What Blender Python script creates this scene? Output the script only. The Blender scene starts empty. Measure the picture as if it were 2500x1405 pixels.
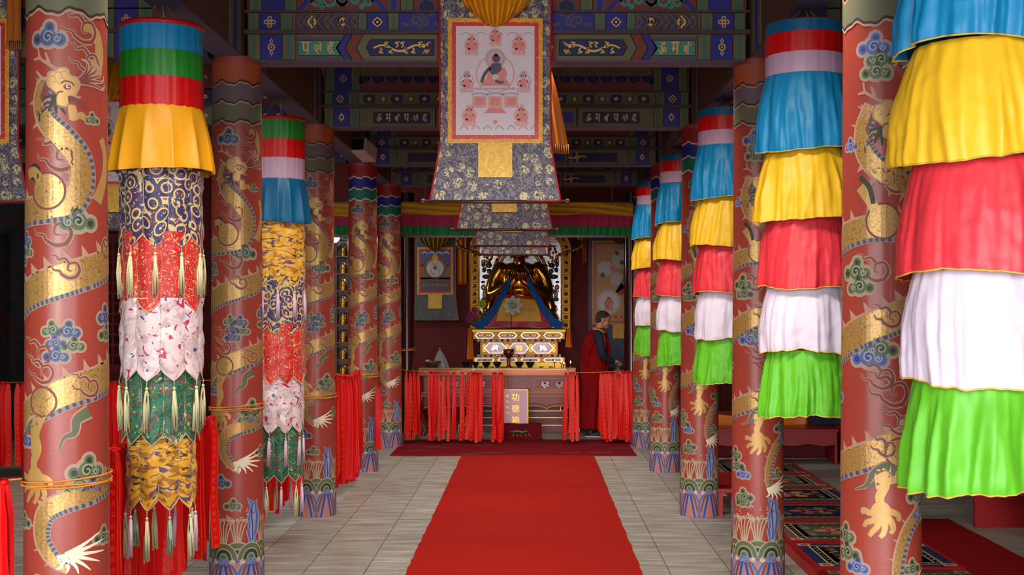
import bpy, bmesh, math, random
from math import sin, cos, pi, radians as R
from mathutils import Vector, Matrix, noise
random.seed(7)
SC = bpy.context.scene
COL = SC.collection

# ------------------------------------------------------------------ camera, sky, sun, exposure
EYE = 1.79
F = 3100.0
cam_d = bpy.data.cameras.new('camera')
cam = bpy.data.objects.new('camera', cam_d); COL.objects.link(cam)
cam.location = (0, 0, EYE); cam.rotation_euler = (R(90), 0, 0)
cam_d.sensor_width = 36.0; cam_d.lens = F / 2500 * 36
cam_d.shift_x = -51 / 2500; cam_d.shift_y = 45.5 / 2500
cam_d.clip_start = 0.05; cam_d.clip_end = 200
SC.camera = cam
SC.view_settings.view_transform = 'Standard'
SC.view_settings.look = 'None'
SC.view_settings.gamma = 1
SC.view_settings.use_curve_mapping = False
SC.view_settings.exposure = 0.0

w = bpy.data.worlds.new('sky'); SC.world = w; w.use_nodes = True
nt = w.node_tree; nt.nodes.clear()
wo = nt.nodes.new('ShaderNodeOutputWorld'); wb = nt.nodes.new('ShaderNodeBackground')
wb.inputs[0].default_value = (0.86, 0.93, 1.0, 1); wb.inputs[1].default_value = 5.6
nt.links.new(wb.outputs[0], wo.inputs[0])

def lamp(name, kind, loc, rot, energy, color=(1, 1, 1), **kw):
    d = bpy.data.lights.new(name, kind); d.energy = energy; d.color = color
    for k, v in kw.items(): setattr(d, k, v)
    o = bpy.data.objects.new(name, d); o.location = loc; o.rotation_euler = rot
    COL.objects.link(o); return o
def aim(d):
    return Vector(d).to_track_quat('-Z', 'Y').to_euler()
lamp('hazy_sun', 'SUN', (-6, -20, 8), aim((0.09, 1.0, -0.15)), 1.5, (1.0, 0.95, 0.88), angle=R(20))
# added fill lights, hidden behind the cross beams, to brighten the floor
for yy, e in ((5.2, 62), (8.16, 66), (11.09, 66), (13.98, 60)):
    lamp('beam_strip_lamp', 'AREA', (-.22, yy, 3.38), aim((0, .34, -1)), e, (1.0, .95, .88), shape='RECTANGLE', size=2.8, size_y=.25, spread=R(125))  # added unseen fill light, no lamp hangs here

for yy, e in ((8.16, 26), (11.09, 30)):
    lamp('beam_strip_lamp', 'AREA', (-4.3, yy, 3.36), aim((0, .45, -1)), e, (1.0, .95, .88), shape='RECTANGLE', size=2.8, size_y=.25, spread=R(150))  # added unseen fill that brightens the left aisle
# ------------------------------------------------------------------ properties and linking
def tag(o, label=None, cat=None, group=None, kind=None):
    if label: o['label'] = label
    if cat: o['category'] = cat
    if group: o['group'] = group
    if kind: o['kind'] = kind
    return o
def thing(name, label, cat, loc=(0, 0, 0), rz=0, group=None):
    o = bpy.data.objects.new(name, None); COL.objects.link(o)
    o.location = loc; o.rotation_euler = (0, 0, rz); o.empty_display_size = .1
    return tag(o, label, cat, group)
KIDS = {}
def link(name, me, parent=None, loc=None, rot=None):
    o = bpy.data.objects.new(name, me); COL.objects.link(o)
    if parent:
        o.parent = parent; KIDS.setdefault(parent, []).append(o)
    if loc is not None: o.location = loc
    if rot is not None: o.rotation_euler = rot
    return o
def copy_tree(o, parent=None):
    c = o.copy(); COL.objects.link(c); c.parent = parent
    if parent: KIDS.setdefault(parent, []).append(c)
    for ch in list(KIDS.get(o, [])): copy_tree(ch, c)
    return c

# ------------------------------------------------------------------ materials
def L(*c): return (c[0], c[1], c[2], 1)
def s2l(r, g, b):
    f = lambda v: (v/255/12.92) if v/255 <= .04045 else ((v/255+.055)/1.055)**2.4
    return (f(r), f(g), f(b))
MATS = {}
def mat(name, col, rough=.6, metal=0.0, var=0.0, vscale=6.0, bump=0.0, bscale=40.0, coat=0.0, sheen=0.0, aniso=0.0, emit=None, estr=0, alpha=1, trans=0, spec=None):
    if name in MATS: return MATS[name]
    m = bpy.data.materials.new(name); m.use_nodes = True; MATS[name] = m
    t = m.node_tree; b = t.nodes['Principled BSDF']
    b.inputs['Base Color'].default_value = L(*col); b.inputs['Roughness'].default_value = rough
    b.inputs['Metallic'].default_value = metal; b.inputs['Coat Weight'].default_value = coat
    b.inputs['Coat Roughness'].default_value = .15
    b.inputs['Sheen Weight'].default_value = sheen
    if spec is not None: b.inputs['Specular IOR Level'].default_value = spec
    if trans: b.inputs['Transmission Weight'].default_value = trans
    if emit: b.inputs['Emission Color'].default_value = L(*emit); b.inputs['Emission Strength'].default_value = estr
    if alpha < 1: b.inputs['Alpha'].default_value = alpha
    tc = t.nodes.new('ShaderNodeTexCoord')
    n = t.nodes.new('ShaderNodeTexNoise'); n.inputs['Scale'].default_value = vscale; n.inputs['Detail'].default_value = 4
    t.links.new(tc.outputs['Object'], n.inputs['Vector'])
    if var:
        mx = t.nodes.new('ShaderNodeMix'); mx.data_type = 'RGBA'; mx.blend_type = 'MIX'
        mx.inputs['A'].default_value = L(*[c*(1-var) for c in col]); mx.inputs['B'].default_value = L(*[min(1, c*(1+var)) for c in col])
        t.links.new(n.outputs['Fac'], mx.inputs['Factor']); t.links.new(mx.outputs['Result'], b.inputs['Base Color'])
    if bump:
        n2 = t.nodes.new('ShaderNodeTexNoise'); n2.inputs['Scale'].default_value = bscale; n2.inputs['Detail'].default_value = 3
        t.links.new(tc.outputs['Object'], n2.inputs['Vector'])
        bp = t.nodes.new('ShaderNodeBump'); bp.inputs['Strength'].default_value = bump; bp.inputs['Distance'].default_value = .01
        t.links.new(n2.outputs['Fac'], bp.inputs['Height']); t.links.new(bp.outputs['Normal'], b.inputs['Normal'])
    return m

def ramp(t, src, stops, interp='CONSTANT'):
    r = t.nodes.new('ShaderNodeValToRGB'); r.color_ramp.interpolation = interp
    el = r.color_ramp.elements
    while len(el) > 1: el.remove(el[-1])
    el[0].position = stops[0][0]; el[0].color = L(*stops[0][1])
    for p, c in stops[1:]:
        e = el.new(p); e.color = L(*c)
    t.links.new(src, r.inputs['Fac']); return r.outputs['Color']
def mixc(t, fac, a, b):
    mx = t.nodes.new('ShaderNodeMix'); mx.data_type = 'RGBA'
    for s, v in (('A', a), ('B', b)):
        if isinstance(v, tuple): mx.inputs[s].default_value = L(*v)
        else: t.links.new(v, mx.inputs[s])
    if isinstance(fac, float): mx.inputs['Factor'].default_value = fac
    else: t.links.new(fac, mx.inputs['Factor'])
    return mx.outputs['Result']
def mathn(t, op, a, b=0.0, c=None):
    n = t.nodes.new('ShaderNodeMath'); n.operation = op
    for i, v in enumerate((a, b) if c is None else (a, b, c)):
        if isinstance(v, (int, float)): n.inputs[i].default_value = v
        else: t.links.new(v, n.inputs[i])
    return n.outputs[0]
def mapping(t, scale=(1, 1, 1), loc=(0, 0, 0), kind='Object', rot=(0, 0, 0)):
    tc = t.nodes.new('ShaderNodeTexCoord'); mp = t.nodes.new('ShaderNodeMapping')
    mp.inputs['Scale'].default_value = scale; mp.inputs['Location'].default_value = loc; mp.inputs['Rotation'].default_value = rot
    t.links.new(tc.outputs[kind], mp.inputs['Vector']); return mp.outputs[0]
def tex(t, kind, vec, **kw):
    n = t.nodes.new('ShaderNodeTex' + kind); t.links.new(vec, n.inputs['Vector'])
    for k, v in kw.items():
        if k in n.inputs: n.inputs[k].default_value = v
        else: setattr(n, k, v)
    return n

def brocade(name, ground, motifs, scale=22, thr=.55, rough=.45, kind='UV', gold=None, seed=0.0, stretch=(1, 1, 1), contrast=1.6):
    """woven fabric: curling noise motifs over a coloured ground"""
    if name in MATS: return MATS[name]
    m = bpy.data.materials.new(name); m.use_nodes = True; MATS[name] = m
    t = m.node_tree; b = t.nodes['Principled BSDF']
    v = mapping(t, tuple(scale*s for s in stretch), (seed, seed*1.7, seed*.3), kind)
    col = ground
    for i, (mc, th) in enumerate(motifs):
        v2 = mapping(t, tuple(scale*s for s in stretch), (seed+i*7.3, seed*1.7+i*3.1, i*5.0), kind)
        n = tex(t, 'Noise', v2, Scale=1.0, Detail=1.5, Distortion=contrast)
        f = mathn(t, 'GREATER_THAN', n.outputs['Fac'], th)
        col = mixc(t, f, col, mc)
    if gold:
        vo = tex(t, 'Voronoi', v, Scale=.55, feature='F1')
        ri = mathn(t, 'SINE', mathn(t, 'MULTIPLY', vo.outputs['Distance'], 17.0))
        f = mathn(t, 'GREATER_THAN', ri, gold[1])
        col = mixc(t, f, col, gold[0])
    t.links.new(col, b.inputs['Base Color']) if not isinstance(col, tuple) else None
    b.inputs['Roughness'].default_value = rough
    b.inputs['Sheen Weight'].default_value = .15
    return m

# ------------------------------------------------------------------ mesh builder
class MB:
    def __init__(s): s.v = []; s.f = []; s.m = []; s.uv = {}; s.mats = []; s.sm = []
    def mi(s, m):
        if m not in s.mats: s.mats.append(m)
        return s.mats.index(m)
    def add(s, vs, fs, m, smooth=False, uvs=None):
        o = len(s.v); s.v += [tuple(v) for v in vs]; k = s.mi(m)
        for i, f in enumerate(fs):
            if uvs: s.uv[len(s.f)] = [uvs[j] for j in f]
            s.f.append([o+j for j in f]); s.m.append(k); s.sm.append(smooth)
        return s
    def box(s, lo, hi, m, taper=0.0):
        x0, y0, z0 = lo; x1, y1, z1 = hi; t = taper
        vs = [(x0, y0, z0), (x1, y0, z0), (x1, y1, z0), (x0, y1, z0), (x0+t, y0+t, z1), (x1-t, y0+t, z1), (x1-t, y1-t, z1), (x0+t, y1-t, z1)]
        return s.add(vs, [(0, 3, 2, 1), (4, 5, 6, 7), (0, 1, 5, 4), (1, 2, 6, 5), (2, 3, 7, 6), (3, 0, 4, 7)], m)
    def lathe(s, prof, m, n=24, c=(0, 0, 0), smooth=True, caps=True, sx=1, sy=1):
        vs = []; fs = []
        for r, z in prof:
            for i in range(n):
                a = 2*pi*i/n; vs.append((c[0]+r*cos(a)*sx, c[1]+r*sin(a)*sy, c[2]+z))
        for k in range(len(prof)-1):
            for i in range(n):
                j = (i+1) % n; fs.append((k*n+i, k*n+j, (k+1)*n+j, (k+1)*n+i))
        s.add(vs, fs, m, smooth)
        if caps:
            if prof[0][0] > 1e-4: s.add([vs[i] for i in range(n)], [tuple(reversed(range(n)))], m)
            if prof[-1][0] > 1e-4: s.add([vs[(len(prof)-1)*n+i] for i in range(n)], [tuple(range(n))], m)
        return s
    def tube(s, pts, rad, m, n=8, smooth=True):
        pts = [Vector(p) for p in pts]; vs = []; fs = []
        up = Vector((0, 0, 1))
        for i, p in enumerate(pts):
            d = (pts[min(i+1, len(pts)-1)] - pts[max(i-1, 0)]).normalized()
            a = d.cross(up)
            if a.length < .05: a = d.cross(Vector((1, 0, 0)))
            a.normalize(); b = a.cross(d)
            r = rad[i] if isinstance(rad, (list, tuple)) else rad
            for k in range(n):
                t = 2*pi*k/n; vs.append(p + a*(r*cos(t)) + b*(r*sin(t)))
        for i in range(len(pts)-1):
            for k in range(n):
                j = (k+1) % n; fs.append((i*n+k, i*n+j, (i+1)*n+j, (i+1)*n+k))
        fs.append(tuple(reversed(range(n)))); fs.append(tuple((len(pts)-1)*n+k for k in range(n)))
        return s.add(vs, fs, m, smooth)
    def grid(s, fn, nu, nv, m, smooth=True, closed=False, flip=False):
        """fn(u,v)->(xyz) or (xyz,uv), u,v in 0..1"""
        vs = []; uvs = []; fs = []
        for j in range(nv+1):
            for i in range(nu+1):
                r = fn(i/nu, j/nv)
                vs.append(r); uvs.append((i/nu, j/nv))
        w_ = nu+1
        for j in range(nv):
            for i in range(nu):
                q = (j*w_+i, j*w_+i+1, (j+1)*w_+i+1, (j+1)*w_+i)
                fs.append(tuple(reversed(q)) if flip else q)
        return s.add(vs, fs, m, smooth, uvs)
    def sphere(s, c, r, m, n=14, k=9, sc=(1, 1, 1)):
        prof = [(max(1e-5, r*sin(pi*i/k)), -r*cos(pi*i/k)) for i in range(k+1)]
        o = len(s.v); s.lathe(prof, m, n, caps=False)
        for i in range(o, len(s.v)):
            x, y, z = s.v[i]; s.v[i] = (c[0]+x*sc[0], c[1]+y*sc[1], c[2]+z*sc[2])
        return s
    def poly(s, pts, m, y=0.0, depth=0.0):
        """polygon in the xz plane at y, facing -y, extruded back by depth"""
        n = len(pts); vs = [(p[0], y, p[1]) for p in pts]
        if area(pts) < 0: vs.reverse()
        s.add(vs, [tuple(range(n))], m)
        if depth:
            vb = [(v[0], v[1]+depth, v[2]) for v in vs]
            s.add(vs+vb, [tuple(reversed(range(n, 2*n)))] + [(i, i+n, (i+1) % n+n, (i+1) % n) for i in range(n)], m)
        return s
    def xf(s, M, start=0):
        for i in range(start, len(s.v)): s.v[i] = tuple(M @ Vector(s.v[i]))
        return s
    def mesh(s, name):
        me = bpy.data.meshes.new(name); me.from_pydata(s.v, [], s.f)
        for m in s.mats: me.materials.append(m)
        me.polygons.foreach_set('material_index', s.m); me.polygons.foreach_set('use_smooth', s.sm)
        uvl = me.uv_layers.new(name='UVMap')
        for fi, u in s.uv.items():
            p = me.polygons[fi]
            for k, li in enumerate(p.loop_indices): uvl.data[li].uv = u[k]
        me.validate(); me.update(); return me
    def build(s, name, parent=None, loc=None, rot=None, bevel=0, solid=0):
        o = link(name, s.mesh(name), parent, loc, rot)
        if solid:
            md = o.modifiers.new('thickness', 'SOLIDIFY'); md.thickness = solid; md.offset = 0
        if bevel:
            md = o.modifiers.new('edges', 'BEVEL'); md.width = bevel; md.segments = 2; md.limit_method = 'ANGLE'; md.angle_limit = R(40)
        return o
def area(p):
    return sum(p[i][0]*p[(i+1) % len(p)][1]-p[(i+1) % len(p)][0]*p[i][1] for i in range(len(p)))/2
def smooth_path(pts, n=8, closed=False):
    """Catmull-Rom through pts of any dimension"""
    out = []; N = len(pts)
    rng = range(N if closed else N-1)
    for i in rng:
        P = [pts[(i+k) % N] if closed else pts[min(max(i+k, 0), N-1)] for k in (-1, 0, 1, 2)]
        for j in range(n):
            t = j/n
            out.append(tuple(.5*((2*P[1][d])+(-P[0][d]+P[2][d])*t+(2*P[0][d]-5*P[1][d]+4*P[2][d]-P[3][d])*t*t+(-P[0][d]+3*P[1][d]-3*P[2][d]+P[3][d])*t**3) for d in range(len(P[1]))))
    if not closed: out.append(tuple(pts[-1]))
    return out

# ------------------------------------------------------------------ flat painting: shapes in (u, z), later laid on a board or round a column
class Paint:
    def __init__(s): s.q = []; s.n = 0
    def poly(s, pts, m, lay=1): s.q.append((list(pts), m, lay)); return s
    def rect(s, x0, z0, x1, z1, m, lay=1): return s.poly([(x0, z0), (x1, z0), (x1, z1), (x0, z1)], m, lay)
    def disc(s, c, r, m, lay=1, n=16, sx=1, sz=1, a0=0):
        return s.poly([(c[0]+r*sx*cos(a0+2*pi*i/n), c[1]+r*sz*sin(a0+2*pi*i/n)) for i in range(n)], m, lay)
    def stroke(s, path, width, m, lay=1, raw=False, n=6):
        p = path if raw else smooth_path(path, n)
        N = len(p); Ls = []; Rs = []
        for i in range(N):
            a = p[max(i-1, 0)]; b = p[min(i+1, N-1)]; dx, dz = b[0]-a[0], b[1]-a[1]; l = math.hypot(dx, dz) or 1e-6
            t = i/(N-1)
            wd = (width(t) if callable(width) else width)/2
            if not raw and len(p[i]) > 2: wd = p[i][2]/2
            Ls.append((p[i][0]-dz/l*wd, p[i][1]+dx/l*wd)); Rs.append((p[i][0]+dz/l*wd, p[i][1]-dx/l*wd))
        for i in range(N-1):
            s.q.append(([Rs[i], Rs[i+1], Ls[i+1], Ls[i]], m, lay))
        return Ls, Rs
    def ring(s, c, r, wd, m, lay=1, a0=0, a1=2*pi, n=18):
        pts = [(c[0]+r*cos(a0+(a1-a0)*i/n), c[1]+r*sin(a0+(a1-a0)*i/n)) for i in range(n+1)]
        s.stroke(pts, wd, m, lay, raw=True); return s
    def spiral(s, c, r, wd, m, lay=1, turns=1.3, a0=0, hand=1, n=18):
        pts = [(c[0]+r*(1-.85*i/n)*cos(a0+hand*2*pi*turns*i/n), c[1]+r*(1-.85*i/n)*sin(a0+hand*2*pi*turns*i/n)) for i in range(n+1)]
        s.stroke(pts, wd, m, lay, raw=True); return s
    def put(s, other, dx=0, dz=0, sc=1, mir=False, rot=0):
        c, sn = cos(rot), sin(rot)
        for pts, m, lay in other.q:
            s.q.append(([((-1 if mir else 1)*sc*(x*c-z*sn)+dx, sc*(x*sn+z*c)+dz) for x, z in pts], m, lay))
        return s
    def mesh_data(s, cut=None, gap=.0004):
        """returns verts (u,z,off), faces, mats"""
        bm = bmesh.new(); ml = []; L_ = bm.faces.layers.int.new('lay')
        for pts, m, lay in s.q:
            if area(pts) < 0: pts = pts[::-1]
            cl = []
            for p in pts:
                if not cl or (abs(p[0]-cl[-1][0])+abs(p[1]-cl[-1][1])) > 1e-6: cl.append(p)
            if len(cl) > 1 and abs(cl[0][0]-cl[-1][0])+abs(cl[0][1]-cl[-1][1]) < 1e-6: cl.pop()
            if len(cl) < 3: continue
            vs = [bm.verts.new((p[0], 0, p[1])) for p in cl]
            try: f = bm.faces.new(vs)
            except ValueError: continue
            if m not in ml: ml.append(m)
            f.material_index = ml.index(m); f[L_] = lay
        big = [f for f in bm.faces if len(f.verts) > 4]
        bmesh.ops.triangulate(bm, faces=big)
        if cut:
            us = [v.co.x for v in bm.verts]; a, b = min(us), max(us)
            k = math.floor(a/cut)+1
            while k*cut < b:
                x = k*cut
                fs = [f for f in bm.faces if min(v.co.x for v in f.verts) < x-1e-6 and max(v.co.x for v in f.verts) > x+1e-6]
                if fs:
                    geom = set(fs)
                    for f in fs: geom.update(f.edges); geom.update(f.verts)
                    bmesh.ops.bisect_plane(bm, geom=list(geom), plane_co=(x, 0, 0), plane_no=(1, 0, 0))
                k += 1
        V = []; FF = []; MM = []
        for f in bm.faces:
            o = len(V)
            for v in f.verts: V.append((v.co.x, v.co.z, f[L_]*gap))
            FF.append(tuple(range(o, o+len(f.verts)))); MM.append(ml[f.material_index])
        bm.free(); return V, FF, MM
    def onto(s, mb, fn, cut=None, gap=.0004):
        V, FF, MM = s.mesh_data(cut, gap)
        by = {}
        for f, m in zip(FF, MM): by.setdefault(m, []).append(f)
        vs = [fn(*v) for v in V]
        for m, fs in by.items():
            idx = {}; vv = []; ff = []
            for f in fs:
                g = []
                for j in f:
                    if j not in idx: idx[j] = len(vv); vv.append(vs[j])
                    g.append(idx[j])
                ff.append(g)
            mb.add(vv, ff, m)
        return mb

def text_mesh(txt, size):
    cu = bpy.data.curves.new('lettering', 'FONT'); cu.body = txt; cu.size = size; cu.resolution_u = 3
    cu.align_x = 'CENTER'; cu.align_y = 'CENTER'
    o = bpy.data.objects.new('lettering', cu); COL.objects.link(o)
    dg = bpy.context.evaluated_depsgraph_get()
    me = bpy.data.meshes.new_from_object(o.evaluated_get(dg))
    vs = [(v.co.x, v.co.y) for v in me.vertices]; fs = [tuple(p.vertices) for p in me.polygons]
    bpy.data.objects.remove(o); bpy.data.curves.remove(cu); bpy.data.meshes.remove(me)
    return vs, fs
def put_text(mb, txt, size, m, at, bold=0.0, fit=None):
    """lettering lying in the xz plane facing -y, centred at (x,y,z)"""
    vs, fs = text_mesh(txt, size)
    if not vs: return
    xs = [v[0] for v in vs]; zs = [v[1] for v in vs]; cx = (min(xs)+max(xs))/2; cz = (min(zs)+max(zs))/2
    if fit:
        kx, kz = fit[0]/(max(xs)-min(xs)), fit[1]/(max(zs)-min(zs)); vs = [(cx+(a-cx)*kx, cz+(b-cz)*kz) for a, b in vs]
    offs = [0] if not bold else [-bold, 0, bold]
    for k, d in enumerate(offs):
        mb.add([(at[0]+v[0]-cx+d, at[1]-k*.0002, at[2]+v[1]-cz) for v in vs], [f for f in fs], m)

def fused(name, prims, m, voxel=.01, parent=None, smooth=6, loc=None, rot=None, mats=None):
    """one continuous surface grown from overlapping ellipsoids and limbs"""
    mb = MB()
    for p in prims:
        if p[0] == 'e':
            st = len(mb.v); mb.sphere((0, 0, 0), 1, m, 20, 12)
            M = Matrix.Translation(p[1]) @ (p[3] if len(p) > 3 else Matrix()) @ Matrix.Diagonal((*p[2], 1))
            mb.xf(M, st)
        elif p[0] == 't':
            pts = p[1]; rad = p[2]
            if len(pts) > 2:
                q = smooth_path([(*a, r) for a, r in zip(pts, rad)], 6); pts = [a[:3] for a in q]; rad = [a[3] for a in q]
            mb.tube(pts, list(rad), m, 14)
            for a, r in ((pts[0], rad[0]), (pts[-1], rad[-1])): mb.sphere(a, r, m, 12, 8)
        elif p[0] == 'b':
            mb.box(p[1], p[2], m)
    me = mb.mesh(name+'_raw'); o = bpy.data.objects.new(name, me); COL.objects.link(o)
    md = o.modifiers.new('r', 'REMESH'); md.mode = 'VOXEL'; md.voxel_size = voxel; md.use_smooth_shade = True
    if smooth:
        ms = o.modifiers.new('s', 'SMOOTH'); ms.iterations = smooth; ms.factor = .5
    dg = bpy.context.evaluated_depsgraph_get()
    out = bpy.data.meshes.new_from_object(o.evaluated_get(dg)); out.name = name
    bpy.data.objects.remove(o); bpy.data.meshes.remove(me)
    out.materials.clear(); out.materials.append(m)
    for p in out.polygons: p.use_smooth = True; p.material_index = 0
    return link(name, out, parent, loc, rot)
# ------------------------------------------------------------------ the hall itself
def structure(name, lo, hi, m, bevel=0):
    mb = MB().box(lo, hi, m); o = mb.build(name, bevel=bevel); o['kind'] = 'structure'; return o

def paving_mat():
    m = bpy.data.materials.new('grey_paving_stone'); m.use_nodes = True
    t = m.node_tree; b = t.nodes['Principled BSDF']
    v = mapping(t, (1, 1, 1), (0.0, 1.13+.41*20, 0), 'Object', (0, 0, R(90)))
    br = tex(t, 'Brick', v, Scale=1.0)
    br.inputs['Brick Width'].default_value = .37; br.inputs['Row Height'].default_value = .41
    br.inputs['Mortar Size'].default_value = .0035; br.inputs['Mortar Smooth'].default_value = .3
    br.inputs['Color1'].default_value = L(*s2l(166, 161, 150)); br.inputs['Color2'].default_value = L(*s2l(155, 147, 136))
    br.inputs['Mortar'].default_value = L(*s2l(88, 76, 64))
    br.offset = 0.0; br.inputs['Brick Width'].default_value = 50.0
    sx = t.nodes.new('ShaderNodeSeparateXYZ'); t.links.new(mapping(t, (1, 1, 1)), sx.inputs[0])
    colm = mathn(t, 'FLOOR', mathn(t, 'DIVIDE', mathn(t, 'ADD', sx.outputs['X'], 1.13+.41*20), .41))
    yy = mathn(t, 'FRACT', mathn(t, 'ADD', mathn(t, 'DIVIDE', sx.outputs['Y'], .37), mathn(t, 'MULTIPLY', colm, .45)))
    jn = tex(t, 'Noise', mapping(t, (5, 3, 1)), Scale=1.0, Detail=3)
    joint_glint = mathn(t, 'MULTIPLY', mathn(t, 'LESS_THAN', yy, .022), mathn(t, 'GREATER_THAN', jn.outputs['Fac'], .47))  # broken pale strokes paint light glints along the cross joints
    v2 = mapping(t, (2.0, 9.0, 1))
    n = tex(t, 'Noise', v2, Scale=1.3, Detail=6)
    st = ramp(t, n.outputs['Fac'], [(.3, (.66, .64, .62)), (.7, (1.12, 1.1, 1.08))], 'LINEAR')
    mx = t.nodes.new('ShaderNodeMix'); mx.data_type = 'RGBA'; mx.blend_type = 'MULTIPLY'; mx.inputs['Factor'].default_value = 1
    t.links.new(br.outputs['Color'], mx.inputs['A']); t.links.new(st, mx.inputs['B'])
    t.links.new(mixc(t, joint_glint, mx.outputs['Result'], s2l(214, 206, 196)), b.inputs['Base Color'])
    rr = ramp(t, n.outputs['Fac'], [(.35, (.38,)*3), (.65, (.6,)*3)], 'LINEAR'); t.links.new(rr, b.inputs['Roughness'])
    # slightly rocked slabs: a low slope from slab to slab catches the daylight on their far edges
    wv = tex(t, 'Noise', mapping(t, (1.2, 2.7, 1)), Scale=2.0, Detail=2)
    slab = tex(t, 'Noise', mapping(t, (1, 1, 1)), Scale=1.0)
    hh = mathn(t, 'SUBTRACT', mathn(t, 'MULTIPLY', wv.outputs['Fac'], .6), mathn(t, 'MULTIPLY', br.outputs['Fac'], .8))
    bp = t.nodes.new('ShaderNodeBump'); bp.inputs['Strength'].default_value = .5; bp.inputs['Distance'].default_value = .012
    t.links.new(hh, bp.inputs['Height']); t.links.new(bp.outputs['Normal'], b.inputs['Normal'])
    return m
def mural_mat():
    m = bpy.data.materials.new('dark_wall_painting'); m.use_nodes = True
    t = m.node_tree; b = t.nodes['Principled BSDF']
    n = tex(t, 'Noise', mapping(t, (1, 1, 1)), Scale=3.5, Detail=5, Distortion=.8)
    c = ramp(t, n.outputs['Fac'], [(.3, s2l(20, 30, 30)), (.45, s2l(30, 55, 60)), (.55, s2l(70, 40, 35)), (.62, s2l(28, 42, 60)), (.75, s2l(60, 60, 45))], 'EASE')
    t.links.new(c, b.inputs['Base Color']); b.inputs['Roughness'].default_value = .7
    return m
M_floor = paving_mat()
M_redwall = mat('dark_red_plaster', s2l(112, 26, 22), .75, var=.25, vscale=2.5)
M_brown = mat('dark_brown_timber', s2l(70, 42, 30), .7, var=.3, vscale=5)
M_ceil = mat('dark_ceiling_boards', s2l(58, 50, 42), .8, var=.3, vscale=4)  # dark brown boards, tone varied at random
YB = 19.6
XL, XR = -6.9, 5.5
ZC = 4.3
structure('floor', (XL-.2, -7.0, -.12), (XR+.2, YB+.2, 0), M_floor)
structure('ceiling', (XL-.2, .9, ZC), (XR+.2, YB+.2, ZC+.12), M_ceil)
structure('wall_back', (XL-.2, YB, 0), (XR+.2, YB+.2, ZC), M_redwall)
structure('wall_left', (XL-.2, .8, 0), (XL, YB, ZC), mural_mat())
structure('wall_right', (XR, .8, 0), (XR+.2, YB, ZC), M_redwall)
mbf = MB(); mbf.box((XL-.2, .6, 0), (-4.3, .8, ZC+.12), M_redwall); mbf.box((2.6, .6, 0), (XR+.2, .8, ZC+.12), M_redwall)
mbf.box((-4.3, .6, 3.2), (2.6, .8, ZC+.12), M_redwall)
o = mbf.build('wall_front'); o['kind'] = 'structure'

# ------------------------------------------------------------------ paint colours
PG = mat('dragon_gold_paint', s2l(196, 152, 88), .42, .35, var=.12, vscale=14)
def scale_gold():
    m = bpy.data.materials.new('scaled_gold_leaf'); m.use_nodes = True; t = m.node_tree; b = t.nodes['Principled BSDF']
    v = mapping(t, (1, 1, 1)); vo = tex(t, 'Voronoi', v, Scale=60.0, feature='DISTANCE_TO_EDGE')
    f = mathn(t, 'LESS_THAN', vo.outputs['Distance'], .03)
    n = tex(t, 'Noise', mapping(t, (1, 1, 1), (3, 1, 2)), Scale=9.0, Detail=3)
    base = mixc(t, n.outputs['Fac'], s2l(180, 136, 76), s2l(202, 160, 92))
    t.links.new(mixc(t, f, base, s2l(138, 96, 52)), b.inputs['Base Color'])
    b.inputs['Metallic'].default_value = .4; b.inputs['Roughness'].default_value = .36
    return m
PS = scale_gold()
PE = mat('pale_beige_outline_paint', s2l(176, 132, 106), .6)
PW = mat('cream_paint', s2l(226, 212, 184), .55)
PF = mat('brown_rose_flame_paint', s2l(120, 58, 52), .55)
PC1 = mat('moss_green_paint', s2l(92, 96, 68), .55); PC1d = mat('dark_moss_paint', s2l(48, 52, 36), .55); PC1l = mat('pale_moss_paint', s2l(140, 150, 118), .55)
PB1 = mat('slate_blue_paint', s2l(84, 94, 138), .55); PB1d = mat('deep_blue_paint', s2l(48, 56, 128), .5); PB1l = mat('pale_blue_paint', s2l(138, 146, 172), .55)
PR1 = mat('rose_paint', s2l(186, 110, 104), .55); PR1d = mat('dark_rose_paint', s2l(140, 56, 52), .55)
PRED = mat('lacquered_column_red', s2l(154, 60, 47), .38, var=.10, vscale=5, bump=.06, bscale=60, coat=.15)
PKB = mat('slate_cord_paint', s2l(66, 66, 96), .55); PKL = mat('grey_cream_cord_paint', s2l(136, 122, 110), .55)
PSD = mat('sand_line_paint', s2l(176, 160, 126), .6)
PDK = mat('dark_brown_line_paint', s2l(52, 30, 26), .6)

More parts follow.
